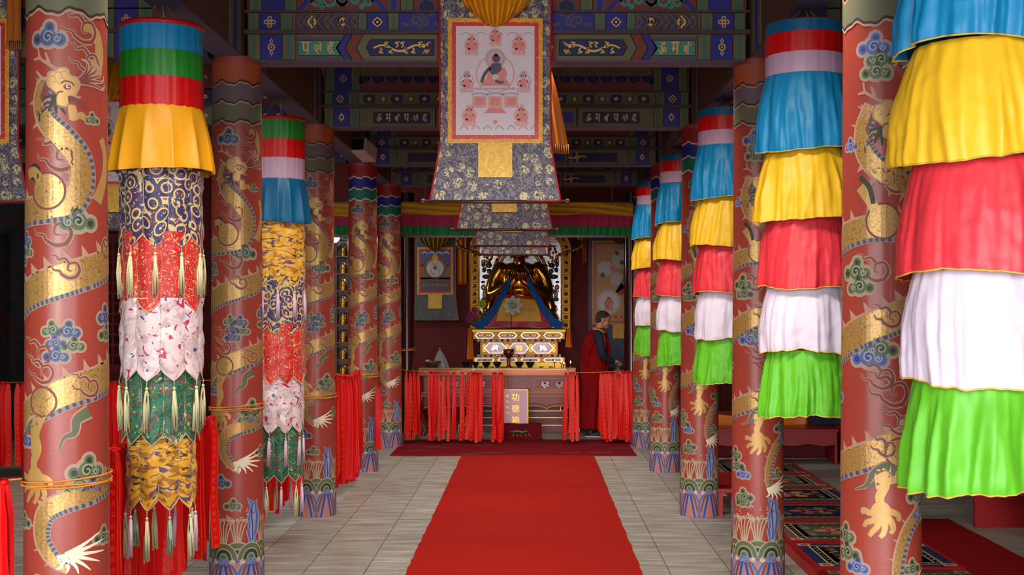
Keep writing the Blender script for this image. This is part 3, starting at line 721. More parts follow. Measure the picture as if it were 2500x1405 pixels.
def beam_stack(y, x0, x1, lab, rich=2, z0=3.32, group='painted cross beams over the aisle'):
    W = x1-x0; cx = (x0+x1)/2; D = .11
    t = thing('painted_beam', lab, 'beam', (cx, y, z0), 0, group); t['kind'] = 'thing'
    fn = lambda yy: (lambda u, z, off: (u, yy-.0006-off*.5, z))
    H = W/2
    # lower beam
    z1 = .158; mb = MB().box((-H, -D, 0), (H, D, z1), BK); mb.box((-H, -D+.01, -.006), (H, D-.01, .0), BU)
    p = Paint()
    for s_ in (-1, 1):
        q = Paint(); e = -H
        olive(q, e, e+.085, .004, z1); bluebox(q, e+.085, e+.215, .004, z1, 4 if rich == 2 else 2, .032 if rich == 2 else .03); olive(q, e+.215, e+.305, .004, z1)
        a = e+.305; q.rect(a, 0, -.30 if rich == 2 else 0, z1, BO, 1)
        if rich == 2:
            q.rect(a, .0, a+.30, .02, BV, 2); q.rect(a, .125, a+.30, .147, BV, 2)
            q.poly([(a+.01, .024), (a+.285, .024), (a+.255, .075), (a+.285, .125), (a+.01, .125)], BL, 3); q.poly([(a+.014, .03), (a+.272, .03), (a+.245, .075), (a+.272, .12), (a+.014, .12)], BT, 4)
            for d, m, ww in ((.30, BB, .05), (.345, BR, .07), (.415, BO, .05)):
                for za, zm in ((.0, .075), (z1, .075)):
                    q.poly([(a+d, za), (a+d+ww, za), (a+d+ww-.042, zm), (a+d-.042, zm)], m, 5); q.poly([(a+d-.004, za), (a+d+.004, za), (a+d-.038, zm), (a+d-.046, zm)], BL, 6)
            b = a+.43
            q.poly([(b, .08), (b+.03, .025), (b+.43, .025), (b+.43, .13), (b+.03, .13)], BL, 7); q.poly([(b+.008, .08), (b+.034, .031), (b+.424, .031), (b+.424, .124), (b+.034, .124)], BBd, 8)
            dr = Paint(); small_dragon(dr, b+.05, b+.385, .078, .085)
            for pts, m, l in dr.q: q.q.append((pts, m, l+6))
            q.rect(b+.44, .0, b+.52, z1, BR, 7); q.poly([(b+.48, .04), (b+.495, .08), (b+.48, .12), (b+.465, .08)], BG, 8); q.poly([(b+.48, .06), (b+.487, .08), (b+.48, .10), (b+.473, .08)], BR, 9)
        else:
            q.rect(a+.0, .0, a+.10, z1, BO, 2); q.rect(a+.115, .03, a+.60, .125, BL, 2); q.rect(a+.12, .035, a+.595, .12, BBd, 3)
            q.rect(a+.64, .0, a+.655, z1, BL, 3); q.rect(a+.68, .03, 0, .125, BB, 3)
        p.put(q, 0, 0, 1, s_ > 0)
    p.onto(mb, fn(-D))
    for s_ in (-1, 1):
        if rich == 2:
            xs = [-H+.305+v for v in (.06, .135, .215)] if s_ < 0 else [H-.305-v for v in (.215, .135, .06)]
            gl = GL[:3] if s_ > 0 else GL[3:]
            for xx, g_ in zip(xs, gl): put_text(mb, g_, .085, BG, (xx, -D-.004, .075), .0016, (.047, .078))
        elif rich == 1:
            a = -H+.305+.12 if s_ < 0 else H-.305-.595
            for k, g_ in enumerate(GL): put_text(mb, g_, .072, BG, (a+.045+k*.078, -D-.004, .077), .0016, (.042, .066))
        else:
            pp = Paint(); xx = s_*H*.45
            flower(pp, xx, .08, .035, 4); pp.stroke([(xx-.1, .08), (xx-.04, .07), (xx+.04, .09), (xx+.1, .08)], .014, BG, 2)
            pp.onto(mb, lambda u, z, off: (u, -D-.003-off*.5, z))
    mb.build('lower_beam', t)
    # projecting plate
    z2 = z1+.026; MB().box((-H-.06, -D-.03, z1), (H+.06, D, z2), BP).build('plate', t)
    # middle beam
    z3 = z2+.11; mb = MB().box((-H, -D+.01, z2), (H, D-.01, z3), BK); p = Paint()
    for s_ in (-1, 1):
        q = Paint(); e = -H; q.rect(e, z2, 0, z3, BO, 0)
        olive(q, e, e+.075, z2, z3); bluebox(q, e+.075, e+.20, z2, z3, 0 if rich == 2 else 1, .036); olive(q, e+.20, e+.285, z2, z3)
        a = e+.295
        if rich == 2:
            q.rect(a, z2+.004, a+.385, z3-.004, BP, 1)
            for i in range(9):
                xx = a+.02+i*.042; q.stroke([(xx, z2+.01), (xx+.03, z2+.05), (xx-.0, z3-.012)], .010, BB if i % 2 else BV, 2); q.stroke([(xx+.03, z2+.01), (xx-.005, z2+.06), (xx+.03, z3-.012)], .008, BO, 3)
            for d in (.105, .29): flower(q, a+d, (z2+z3)/2, .034, 2)
            olive(q, a+.39, a+.45, z2, z3); bluebox(q, a+.45, a+.575, z2, z3, 1, .034); olive(q, a+.575, a+.65, z2, z3)
            q.rect(a+.65, z2, 0, z3, BB, 1)
            for i in range(3): scroll_cloud(q, a+.75+i*.2, z2+.06, .7, BV, 1)
        else:
            for i in range(9):
                xx = a+.09+i*.118
                if i % 2 == 0: q.poly([(xx-.045, z2+.02), (xx+.045, z2+.02), (xx+.052, z2+.055), (xx+.045, z3-.02), (xx-.045, z3-.02), (xx-.052, z2+.055)], BBd, 2)
                else: q.rect(xx-.03, z2+.03, xx+.03, z3-.03, mat('beam_leaf_green_paint', s2l(38, 84, 34), .6), 2)
                flower(q, xx, z2+.055, .021, 3)
            q.rect(a, z2, -0.0, z2+.008, BV, 3)
        p.put(q, 0, 0, 1, s_ > 0)
    p.onto(mb, fn(-D+.01)); mb.build('middle_beam', t)
    # upper beam
    z4 = z3+.012; z5 = z4+.215; mb = MB().box((-H-.02, -D-.02, z3), (H+.02, D, z4), BP); mb.box((-H, -D, z4), (H, D, z5), BK); p = Paint()
    for s_ in (-1, 1):
        q = Paint(); e = -H; q.rect(e, z4, 0, z5, BR, 0)
        olive(q, e+.01, e+.095, z4, z5); q.rect(e+.095, z4, e+.23, z5, BB, 1); flower(q, e+.163, z4+.105, .034, 1); olive(q, e+.23, e+.31, z4, z5)
        a = e+.315
        if rich == 2:
            q.poly([(a, z4+.004), (a+.55, z4+.004), (a+.44, z4+.13), (a+.11, z4+.13)], BR, 1)
            q.stroke([(a+.005, z4), (a+.105, z4+.118)], .028, BB, 2, raw=True); q.stroke([(a+.035, z4), (a+.125, z4+.108)], .012, BV, 3, raw=True)
            q.stroke([(a+.545, z4), (a+.445, z4+.118)], .028, BB, 2, raw=True); q.stroke([(a+.515, z4), (a+.425, z4+.108)], .012, BV, 3, raw=True)
            q.rect(a+.09, z4+.112, a+.46, z4+.135, BB, 4); q.rect(a, z4+.135, a+.55, z5, BO, 1)
            scroll_cloud(q, a+.19, z4+.07, .95, BT, -1); scroll_cloud(q, a+.36, z4+.07, .95, BT, 1)
            q.ring((a+.275, z4+.07), .03, .016, BB, 3); q.disc((a+.275, z4+.10), .02, BG, 4, 10); q.disc((a+.275, z4+.035), .012, BV, 3, 8)
            q.rect(a+.555, z4, a+.58, z5, BV, 2); q.rect(a+.58, z4, a+.61, z5, BB, 2); q.rect(a+.61, z4, a+.625, z5, BV, 2); olive(q, a+.635, a+.72, z4, z5)
            q.rect(a+.72, z4, 0, z5, BR, 1)
            for i in range(4):
                xx = a+.80+i*.14
                q.disc((xx, z4+.02), .06, BV, 2, 14); q.disc((xx, z4+.02), .048, BBd, 3, 14)
        else:
            q.rect(a, z4+.0, 0, z4+.10, BR, 1); q.rect(a, z4+.10, 0, z4+.125, BB, 2)
            for i in range(9):
                xx = a+.03+i*.118
                for dx, r_ in ((0, .046), (-.03, .03), (.03, .03)): q.disc((xx+dx, z4+.09-(0 if dx == 0 else .03)*0), r_, BV, 3, 12)
                q.disc((xx+.059, z4+.055), .04, BV, 4, 12); q.disc((xx+.059, z4+.05), .032, BR, 5, 12); q.disc((xx, z4+.10), .034, BBd, 4, 10)
            q.rect(a, z4+.13, 0, z5, BO, 5)
            for i in range(5): scroll_cloud(q, a+.1+i*.22, z4+.17, .5, BV, 1, 6)
        p.put(q, 0, 0, 1, s_ > 0)
    p.onto(mb, fn(-D)); mb.build('upper_beam', t)
    MB().box((-H, -D+.02, z5), (H, D, ZC-z0), BK).build('top_board', t)
    return t
beam_stack(8.0, -1.775, 1.325, 'nearest painted cross beam, with gold letters on turquoise and gold dragons on blue', 2)
beam_stack(10.93, -1.78, 1.33, 'second painted cross beam, with six gold letters on navy each side', 1)
beam_stack(13.82, -1.77, 1.33, 'third painted cross beam in shadow, behind the small white wall box', 0)
beam_stack(16.15, -1.75, 1.33, 'farthest painted cross beam, just above the altar valance', 0)
def plain_beam(name, lo, hi, lab, group):
    c = [(a+b)/2 for a, b in zip(lo, hi)]
    mb = MB().box((lo[0]-c[0], lo[1]-c[1], 0), (hi[0]-c[0], hi[1]-c[1], hi[2]-lo[2]), BK)
    mb.box((lo[0]-c[0]+.004, lo[1]-c[1]+.004, -.006), (hi[0]-c[0]-.004, hi[1]-c[1]-.004, 0), BU)
    # painted collars near the ends, on both faces
    for e in ([lo[1]-c[1]+.1, hi[1]-c[1]-.4] if hi[1]-lo[1] > 1 else []):
        for k, m in enumerate((BO, BB, BO)):
            mb.box((lo[0]-c[0]-.003, e+.1*k, .0), (hi[0]-c[0]+.003, e+.1*k+.095, hi[2]-lo[2]-.02), m)
    o = mb.build(name, loc=(c[0], c[1], lo[2])); tag(o, lab, 'beam', group, 'thing'); return o
ys = [1.0, 5.05, 8.0, 10.92, 13.8, 16.15]
nmL = ['over the doorway end', 'from the nearest to the second dragon column', 'from the second to the third dragon column', 'from the third to the fourth dragon column', 'from the fourth column to the altar end']
for k in range(5):
    a, b = ys[k], ys[k+1]
    plain_beam('long_beam', (-1.97, a+.12, 3.34), (-1.79, b-.12, 3.80), 'plain brown lengthwise beam of the left row, ' + nmL[k], 'lengthwise beams left')
    plain_beam('long_beam', (1.345, a+.12, 3.34), (1.525, b-.12, 3.80), 'plain brown lengthwise beam of the right row, ' + nmL[k], 'lengthwise beams right')
side_no = ['second', 'third', 'fourth']
for k, y in enumerate((8.0, 10.92, 13.8)):
    for s_, (xa, xb) in (('left', (XL, -2.02)), ('right', (1.58, XR))):
        cx = (xa+xb)/2; t = thing('aisle_beam', f'dim painted beam across the {s_} side aisle behind its {side_no[k]} column', 'beam', (cx, y, 3.34), 0, 'side aisle beams'); t['kind'] = 'thing'
        H = (xb-xa)/2
        for j, (za, zb, nm) in enumerate(((0, .15, 'lower_beam'), (.175, .30, 'middle_beam'), (.31, .50, 'upper_beam'))):
            mb = MB().box((-H, -.10, za), (H, .10, zb), BK); p = Paint(); x = -H
            seq = [(.1, 0), (.14, 1), (.1, 0), (.5, 2)]; i = 0
            while x < H-.02:
                w_, kd = seq[i % 4]; x2 = min(H, x+w_)
                if kd == 0: olive(p, x, x2, za, zb)
                elif kd == 1: bluebox(p, x, x2, za, zb, (j+i) % 2, .03)
                else: p.rect(x, za, x2, zb, (BR, BO, BBd)[(j+i) % 3], 1); [flower(p, x+.08+.11*q_, (za+zb)/2, .022, 3) for q_ in range(4) if x+.08+.11*q_ < x2-.03]
                x = x2; i += 1
            p.onto(mb, lambda u, z, off: (u, -.1006-off*.5, z)); mb.build(nm, t)
        MB().box((-H, -.12, .15), (H, .10, .175), BP).build('plate', t)
# ------------------------------------------------------------------ satin and brocade hangings
def satin(name, col, rough=.42, sheen=.0):
    if name in MATS: return MATS[name]
    m = mat(name, col, rough, sheen=sheen, var=.05, vscale=9, bump=.0)
    t = m.node_tree; b = t.nodes['Principled BSDF']
    b.inputs['Specular IOR Level'].default_value = .34
    n2 = tex(t, 'Noise', mapping(t, (1, 1, .22)), Scale=26.0, Detail=3)
    bp = t.nodes.new('ShaderNodeBump'); bp.inputs['Strength'].default_value = .35; bp.inputs['Distance'].default_value = .006
    t.links.new(n2.outputs['Fac'], bp.inputs['Height']); t.links.new(bp.outputs['Normal'], b.inputs['Normal'])
    return m
S_blue = satin('blue_satin', s2l(22, 128, 176)); S_yel = satin('golden_yellow_satin', s2l(238, 184, 38)); S_red = satin('coral_red_satin', s2l(222, 54, 64))
S_wht = satin('lilac_white_satin', s2l(224, 208, 222)); S_grn = satin('lime_green_satin', s2l(98, 182, 38)); S_crim = satin('crimson_satin', s2l(196, 10, 12))
S_hem = satin('gold_hem_cord', s2l(206, 170, 70)); S_dgrn = satin('leaf_green_satin', s2l(34, 122, 34)); S_mar = satin('marigold_satin', s2l(232, 158, 24)); S_lil = satin('lilac_satin', s2l(186, 150, 172)); S_pet = satin('petrol_blue_satin', s2l(12, 90, 130))
ROPE = mat('pale_hanging_rope', s2l(150, 130, 100), .8)

def folds(a, ph, n):
    return (.5*sin(n*a+ph[0])+.3*sin((n*1.7//1)*a+ph[1])+.25*sin((n*2.6//1)*a+ph[2]))
def hoop(z0, z1, r, m, rnd, nu=96, amp=.0015):
    ph = [rnd.uniform(0, 6.3) for _ in range(3)]
    mb = MB()
    def fn(u, v):
        a = 2*pi*u; rr = r + amp*sin(38*a+ph[0]) + amp*.8*sin(23*a+ph[1])
        return (rr*cos(a), rr*sin(a), z0+(z1-z0)*v)
    return mb.grid(fn, nu, 3, m)
def ruffle(z0, z1, r_top, r_bot, m, rnd, n=9, amp=.03, hem=None, nu=220, droop=.012, puff=0.0, smooth_=False):
    """gathered skirt: pleats start tight at the top and open towards the hem"""
    ph = [rnd.uniform(0, 6.3) for _ in range(6)]
    mb = MB(); nv = 22
    o1, o2 = rnd.uniform(0, 50), rnd.uniform(0, 50); kk = n*.42
    def P(u, v):
        a = 2*pi*u; t = 1-v                       # t 0 at the top, 1 at the hem
        c_, s_ = cos(a+.06*sin(2*t+ph[4])), sin(a+.06*sin(2*t+ph[4]))
        n1 = noise.noise(Vector((c_*kk+o1, s_*kk, .35*t))); n2 = noise.noise(Vector((c_*kk*2.3+o2, s_*kk*2.3, .8*t)))
        f = (1-3.0*abs(n1))*.75+(.5-2.2*abs(n2))*.38 if not smooth_ else .62*(1-2*abs(sin(n*.5*a+ph[0]+.5*sin(a*2+ph[1])))**.7)+.2*n1
        g = .006*noise.noise(Vector((c_*7+o1, s_*7, t*3)))*(1-t)
        k = min(1, t*1.5)**.8
        crk = .0045*noise.noise(Vector((c_*3.2+o2, s_*3.2, 5*t)))+.003*noise.noise(Vector((c_*7+o1, s_*7, 13*t)))
        if smooth_: crk = 0; g = 0
        rr = r_top+(r_bot-r_top)*(t**.8)+amp*k*f+g+crk*min(1, t*3)
        if puff: rr += puff*sin(pi*min(1, t*1.02))**1.5
        if t > .95: rr -= (t-.95)/.05*.005
        z = z1+(z0-z1)*t - droop*t*(f*.45+sin(a*2+ph[1])*.8)
        return (rr*cos(a), rr*sin(a), z)
    mb.grid(P, nu, nv, m)
    if hem is not None:
        pts = [P(i/nu, 0) for i in range(nu+1)]; mb.tube(pts, .0032, hem, 5)
    return mb
def banner_of_tiers(x, y, ztop, lab, seed, sc=1.0, name='satin_banner'):
    rnd = random.Random(seed)
    t = thing(name, lab, 'banner', (x, y, 1.2), 0, 'tiered satin banners on the right-hand side')
    Z = lambda h: EYE+h-1.2
    r = .205*sc
    MB().lathe([(.0, Z(1.468)), (r-.004, Z(1.464)), (r-.002, Z(1.455))], S_crim, 48).build('top_disc', t)
    hoop(Z(1.40), Z(1.46), r, S_pet, rnd).build('hoop_band', t)
    hoop(Z(1.296), Z(1.40), r+.002, S_crim, rnd).build('hoop_band', t)
    hoop(Z(1.19), Z(1.296), r+.001, S_lil, rnd).build('hoop_band', t)
    tiers = ((1.19, .80, S_blue, .243, .026), (.81, .445, S_yel, .258, .024), (.455, .10, S_red, .244, .014), (.11, -.235, S_wht, .229, .012), (-.225, -.565, S_grn, .232, .020))
    for k, (a, b, m, rb, am) in enumerate(tiers):
        jr = rnd.uniform(.97, 1.03)
        rt = r+.0 if k == 0 else r-.012
        ruffle(Z(b), Z(a), rt, rb*sc*jr, m, rnd, n=rnd.choice((5, 6, 7)), amp=am*rnd.uniform(1.0, 1.4), hem=S_hem, droop=.016, puff=.012 if k in (1, 3) else .004).build('ruffle', t)
    mb = MB()
    for k in range(3):
        a = k*2.1+.4; mb.tube([(r*.8*cos(a), r*.8*sin(a), Z(1.46)), (.03*cos(a), .03*sin(a), Z(1.54))], .004, ROPE, 5); mb.build('hanging_rope', t)
    return t
for x, y, lab, sd, sc in ((1.405, 3.99, 'huge sunlit tiered satin banner cut off by the edge of the picture', 3, 1.03), (1.42, 6.62, 'large tiered satin banner between the two nearest bare red columns', 12, 1.0),
                      (1.44, 9.48, 'tiered satin banner in front of the column with blue and green top bands', 23, 1.0), (1.435, 12.35, 'second smallest of the tiered satin banners, further down the row', 34, .97), (1.425, 15.0, 'smallest tiered satin banner, hanging over the end of the red ribbons', 45, .97)):
    banner_of_tiers(x, y, 0, lab, sd, sc)

# brocades
c_gold = s2l(206, 176, 108)
K_navy = brocade('navy_scroll_brocade', s2l(46, 42, 92), [(s2l(130, 30, 40), .60), (s2l(40, 72, 92), .64), (s2l(196, 168, 116), .64)], scale=30, gold=(c_gold, .55), seed=1, contrast=2.5)
K_red = brocade('scarlet_gold_brocade', s2l(206, 22, 24), [(s2l(170, 60, 40), .58), (s2l(60, 50, 80), .66), (c_gold, .62)], scale=34, seed=2, contrast=3.0)
K_pink = brocade('white_rose_brocade', s2l(222, 196, 196), [(s2l(200, 170, 172), .55), (s2l(190, 40, 80), .64), (s2l(60, 80, 120), .69), (s2l(236, 220, 214), .66)], scale=20, seed=3, rough=.35, contrast=1.2)
K_green = brocade('emerald_brocade', s2l(20, 110, 68), [(s2l(24, 70, 70), .56), (s2l(150, 50, 48), .60), (s2l(40, 80, 130), .66), (s2l(190, 180, 110), .65)], scale=34, seed=4, contrast=2.0)
K_yel = brocade('saffron_dragon_brocade', s2l(228, 166, 34), [(s2l(170, 110, 40), .56), (s2l(90, 70, 104), .62), (s2l(70, 60, 34), .64)], scale=19, seed=5, stretch=(.55, 1.3, 1), contrast=1.6)
TS = mat('pale_tassel_silk', s2l(216, 208, 160), .6); TS2 = mat('pink_lilac_tassel_silk', s2l(216, 182, 194), .6); TS3 = mat('green_tassel_silk', s2l(172, 194, 152), .6)
def tassel_mesh(m, ln=.2):
    mb = MB(); rnd = random.Random(int(ln*100))
    mb.tube([(0, 0, 0), (0, 0, -.03)], .0018, m, 5)
    mb.sphere((0, 0, -.036), .0085, m, 10, 7); mb.lathe([(.006, -.044), (.0075, -.05), (.0065, -.056)], m, 10)
    for k in range(12):
        a = 2*pi*k/12; r0 = .005; r1 = .011*rnd.uniform(.6, 1.2)
        mb.tube([(r0*cos(a), r0*sin(a), -.05), (r1*cos(a), r1*sin(a), -.05-ln*.4), (r1*1.2*cos(a+.2), r1*1.2*sin(a+.2), -.05-ln*rnd.uniform(.9, 1.05))], [.004, .0042, .0026], m, 4)
    return mb.mesh('tassel')
TM = [tassel_mesh(TS, .20), tassel_mesh(TS2, .19), tassel_mesh(TS3, .17)]
def brocade_tube(z0, z1, r, m, n=10, dep=.065, trim=True, phase=0.0, flare=.0, rnd=random):
    """pillar-rug sleeve: n lobed panels, each ending in a point"""
    mb = MB(); nu = n*16; nv = 14; tips = []
    seams = mat('pale_seam_trim', s2l(196, 176, 140), .6)
    wob = [rnd.uniform(-.004, .004) for _ in range(n)]
    def P(u, v):
        a = 2*pi*u+phase; s = (u*n) % 1.0; k = int(u*n) % n; t = 1-v
        lobe = abs(sin(pi*s))
        pt = (1-abs(2*s-1)); e = pt**.8*dep-dep*.25
        z = z1+(z0-z1)*t - e*t**3
        rr = r*(1+flare*t)+.010*lobe+.004*sin(9*t+3*k+a)+wob[k]*t+.003*sin(23*t+5*a)
        return (rr*cos(a), rr*sin(a), z)
    def Pw(u, v):
        return P(u, v)
    vs0 = len(mb.v); mb.grid(P, nu, nv, m)
    # true lengths for the weave pattern
    for fi in list(mb.uv):
        mb.uv[fi] = [(q[0]*2*pi*r, z1+(z0-z1)*(1-q[1])) for q in mb.uv[fi]]
    if trim: mb.tube([P(i/nu, 0) for i in range(nu+1)], .0028, seams, 4)
    for k in range(n):
        mb.tube([P((k+.0005)/n, j/nv) for j in range(nv+1)], .0018, seams, 4)
        tips.append(P((k+.5)/n, 0))
    return mb, tips
def brocade_banner(x, y, lab, spec, seed, base_z=1.2):
    rnd = random.Random(seed)
    t = thing('brocade_banner', lab, 'banner', (x, y, base_z), 0, 'brocade pillar banners on the left-hand side')
    for kind, *a in spec:
        if kind == 'ring':
            z, r = a; MB().lathe([(.0, z-base_z+.004), (r-.006, z-base_z+.006), (r+.004, z-base_z), (r+.004, z-base_z-.016), (r-.002, z-base_z-.02)], S_crim, 64).build('top_rim', t)
        elif kind == 'hoop':
            z1, z0, r, m = a; hoop(z0-base_z, z1-base_z, r, m, rnd, amp=.0025).build('hoop_band', t)
        elif kind == 'skirt':
            z1, z0, r, rb, m = a; ruffle(z0-base_z, z1-base_z, r, rb, m, rnd, n=13, amp=.020, hem=None, droop=.008, smooth_=True).build('flared_skirt', t)
        elif kind == 'tube':
            z1, z0, r, m, tas = a
            mb, tips = brocade_tube(z0-base_z, z1-base_z, r, m, 10, .06, True, rnd.uniform(0, .6), rnd=rnd)
            p = mb.build('brocade_sleeve', t)
            if tas:
                for q, (tx, ty, tz) in enumerate(tips):
                    tm = TM[tas[q % len(tas)]]
                    link('tassel', tm, p, (tx*1.02, ty*1.02, tz), (rnd.uniform(-.05, .05), rnd.uniform(-.05, .05), rnd.uniform(0, 3)))
    mb = MB(); z = spec[0][1]-base_z; r = spec[0][2]
    for k in range(3):
        a = k*2.1+.9; mb.tube([(r*.6*cos(a), r*.6*sin(a), z), (.03*cos(a), .03*sin(a), 3.335-base_z)], .004, ROPE, 5); mb.build('hanging_rope', t)
    return t
z1f = lambda px, sc: EYE+(748-px)/sc
s = 477; Z = lambda p: z1f(p, s)
brocade_banner(-1.90, 6.50, 'brocade tube banner with a marigold satin skirt, many tassels below', [
    ('ring', Z(66), .206), ('hoop', Z(70), Z(136), .204, S_blue), ('hoop', Z(136), Z(200), .205, S_dgrn), ('hoop', Z(200), Z(270), .205, S_crim), ('skirt', Z(268), Z(422), .204, .265, S_mar),
    ('tube', Z(405), Z(585), .198, K_navy, (0,)), ('tube', Z(570), Z(742), .196, K_red, None), ('tube', Z(728), Z(905), .196, K_pink, (0,)), ('tube', Z(890), Z(1058), .180, K_green, None), ('tube', Z(1045), Z(1215), .162, K_yel, (0, 1, 0, 2))], 5)
s = 328
brocade_banner(-1.89, 9.45, 'brocade tube banner with a petrol blue skirt and lilac band, further in', [
    ('ring', Z(292), .19), ('hoop', Z(296), Z(345), .188, S_dgrn), ('hoop', Z(345), Z(390), .189, S_crim), ('hoop', Z(390), Z(441), .188, S_lil), ('skirt', Z(440), Z(546), .188, .235, S_pet),
    ('tube', Z(535), Z(688), .184, K_yel, (1,)), ('tube', Z(676), Z(800), .184, K_navy, None), ('tube', Z(790), Z(922), .184, K_red, None), ('tube', Z(912), Z(1040), .176, K_pink, (1,)), ('tube', Z(1030), Z(1158), .165, K_green, (0, 1))], 8)

# ------------------------------------------------------------------ thangkas
def dragon_brocade():
    m = bpy.data.materials.new('grey_gold_dragon_brocade'); m.use_nodes = True; t = m.node_tree; b = t.nodes['Principled BSDF']; b.inputs['Roughness'].default_value = .55
    n0 = tex(t, 'Noise', mapping(t, (46, 46, 1), (2, 5, 0), 'UV'), Scale=1.0, Detail=2, Distortion=1.5)
    base = mixc(t, mathn(t, 'GREATER_THAN', n0.outputs['Fac'], .5), s2l(70, 60, 84), s2l(132, 120, 122))
    vo = tex(t, 'Voronoi', mapping(t, (11.5, 11.5, 1), (0, 0, 0), 'UV'), Scale=1.0, Randomness=.45)
    n1 = tex(t, 'Noise', mapping(t, (30, 30, 1), (9, 1, 0), 'UV'), Scale=1.0, Detail=2, Distortion=2.6)
    f = mathn(t, 'MULTIPLY', mathn(t, 'LESS_THAN', vo.outputs['Distance'], .40), mathn(t, 'GREATER_THAN', n1.outputs['Fac'], .50))
    t.links.new(mixc(t, f, base, s2l(214, 198, 140)), b.inputs['Base Color']); return m
K_grey = dragon_brocade()
K_navyp = brocade('plain_navy_brocade', s2l(44, 50, 96), [(s2l(34, 38, 74), .5)], scale=30, seed=8)
K_coin = brocade('slate_medallion_brocade', s2l(86, 84, 82), [(s2l(70, 68, 70), .5), (s2l(120, 118, 100), .66)], scale=22, seed=11)
K_yb = brocade('yellow_frame_brocade', s2l(244, 170, 44), [(s2l(234, 150, 32), .5), (s2l(248, 200, 90), .62)], scale=40, seed=9)
K_rb = brocade('red_frame_brocade', s2l(222, 34, 28), [(s2l(232, 110, 80), .6)], scale=60, seed=10)
K_ypat = brocade('yellow_patch_brocade', s2l(252, 196, 40), [(s2l(240, 176, 34), .5), (s2l(255, 214, 84), .6)], scale=26, seed=12)
C_pap = mat('reflection_pale_cotton', s2l(236, 214, 218), .55, var=.04, vscale=6); C_pk = mat('reflection_pale_vermilion', s2l(236, 140, 130), .55, var=.15, vscale=20); C_gy = mat('reflection_pale_grey_green', s2l(186, 176, 182), .55); C_bk = mat('reflection_pale_indigo', s2l(96, 80, 100), .55)  # picture colours paled to hold the reflection of glass over the scroll
C_pk2 = mat('reflection_paler_vermilion', s2l(234, 172, 168), .55)
C_sky = mat('painting_sky_blue', s2l(96, 100, 150), .6, var=.3, vscale=12); C_halo = mat('painting_red_halo', s2l(170, 60, 50), .6); C_wh = mat('painting_white', s2l(214, 206, 200), .6); C_lan = mat('painting_ochre_land', s2l(140, 116, 84), .6, var=.3, vscale=16); C_mau = mat('painting_mauve_land', s2l(116, 86, 98), .6, var=.3, vscale=16)
C_apr = mat('painting_apricot', s2l(226, 170, 116), .6, var=.15, vscale=5); C_cor = mat('painting_coral', s2l(214, 78, 50), .6, var=.15, vscale=12); C_gr = mat('painting_leaf_green', s2l(96, 130, 86), .6)
def sitter(p, x, z, s, body, halo, robe=None, lay=1):
    robe = robe or body
    p.disc((x, z+.52*s), .50*s, halo, lay, 22); p.disc((x, z+.52*s), .44*s, C_pap if halo is C_gy else robe, lay+1, 22)
    p.disc((x, z+1.0*s), .24*s, halo, lay+1, 16)
    p.poly([(x-.52*s, z+.02*s), (x-.40*s, z-.10*s), (x+.40*s, z-.10*s), (x+.52*s, z+.02*s), (x+.3*s, z+.16*s), (x-.3*s, z+.16*s)], robe, lay+2)
    p.poly([(x-.22*s, z+.12*s), (x+.22*s, z+.12*s), (x+.28*s, z+.55*s), (x+.16*s, z+.70*s), (x-.16*s, z+.70*s), (x-.28*s, z+.55*s)], body, lay+3)
    p.stroke([(x-.24*s, z+.6*s), (x-.36*s, z+.34*s), (x-.1*s, z+.2*s)], .1*s, body, lay+3); p.stroke([(x+.24*s, z+.6*s), (x+.38*s, z+.34*s), (x+.3*s, z+.06*s)], .1*s, body, lay+3)
    p.disc((x, z+.86*s), .13*s, body, lay+4, 12); p.disc((x, z+1.0*s), .06*s, body, lay+4, 8)
    p.rect(x-.45*s, z-.20*s, x+.45*s, z-.12*s, halo, lay+2)
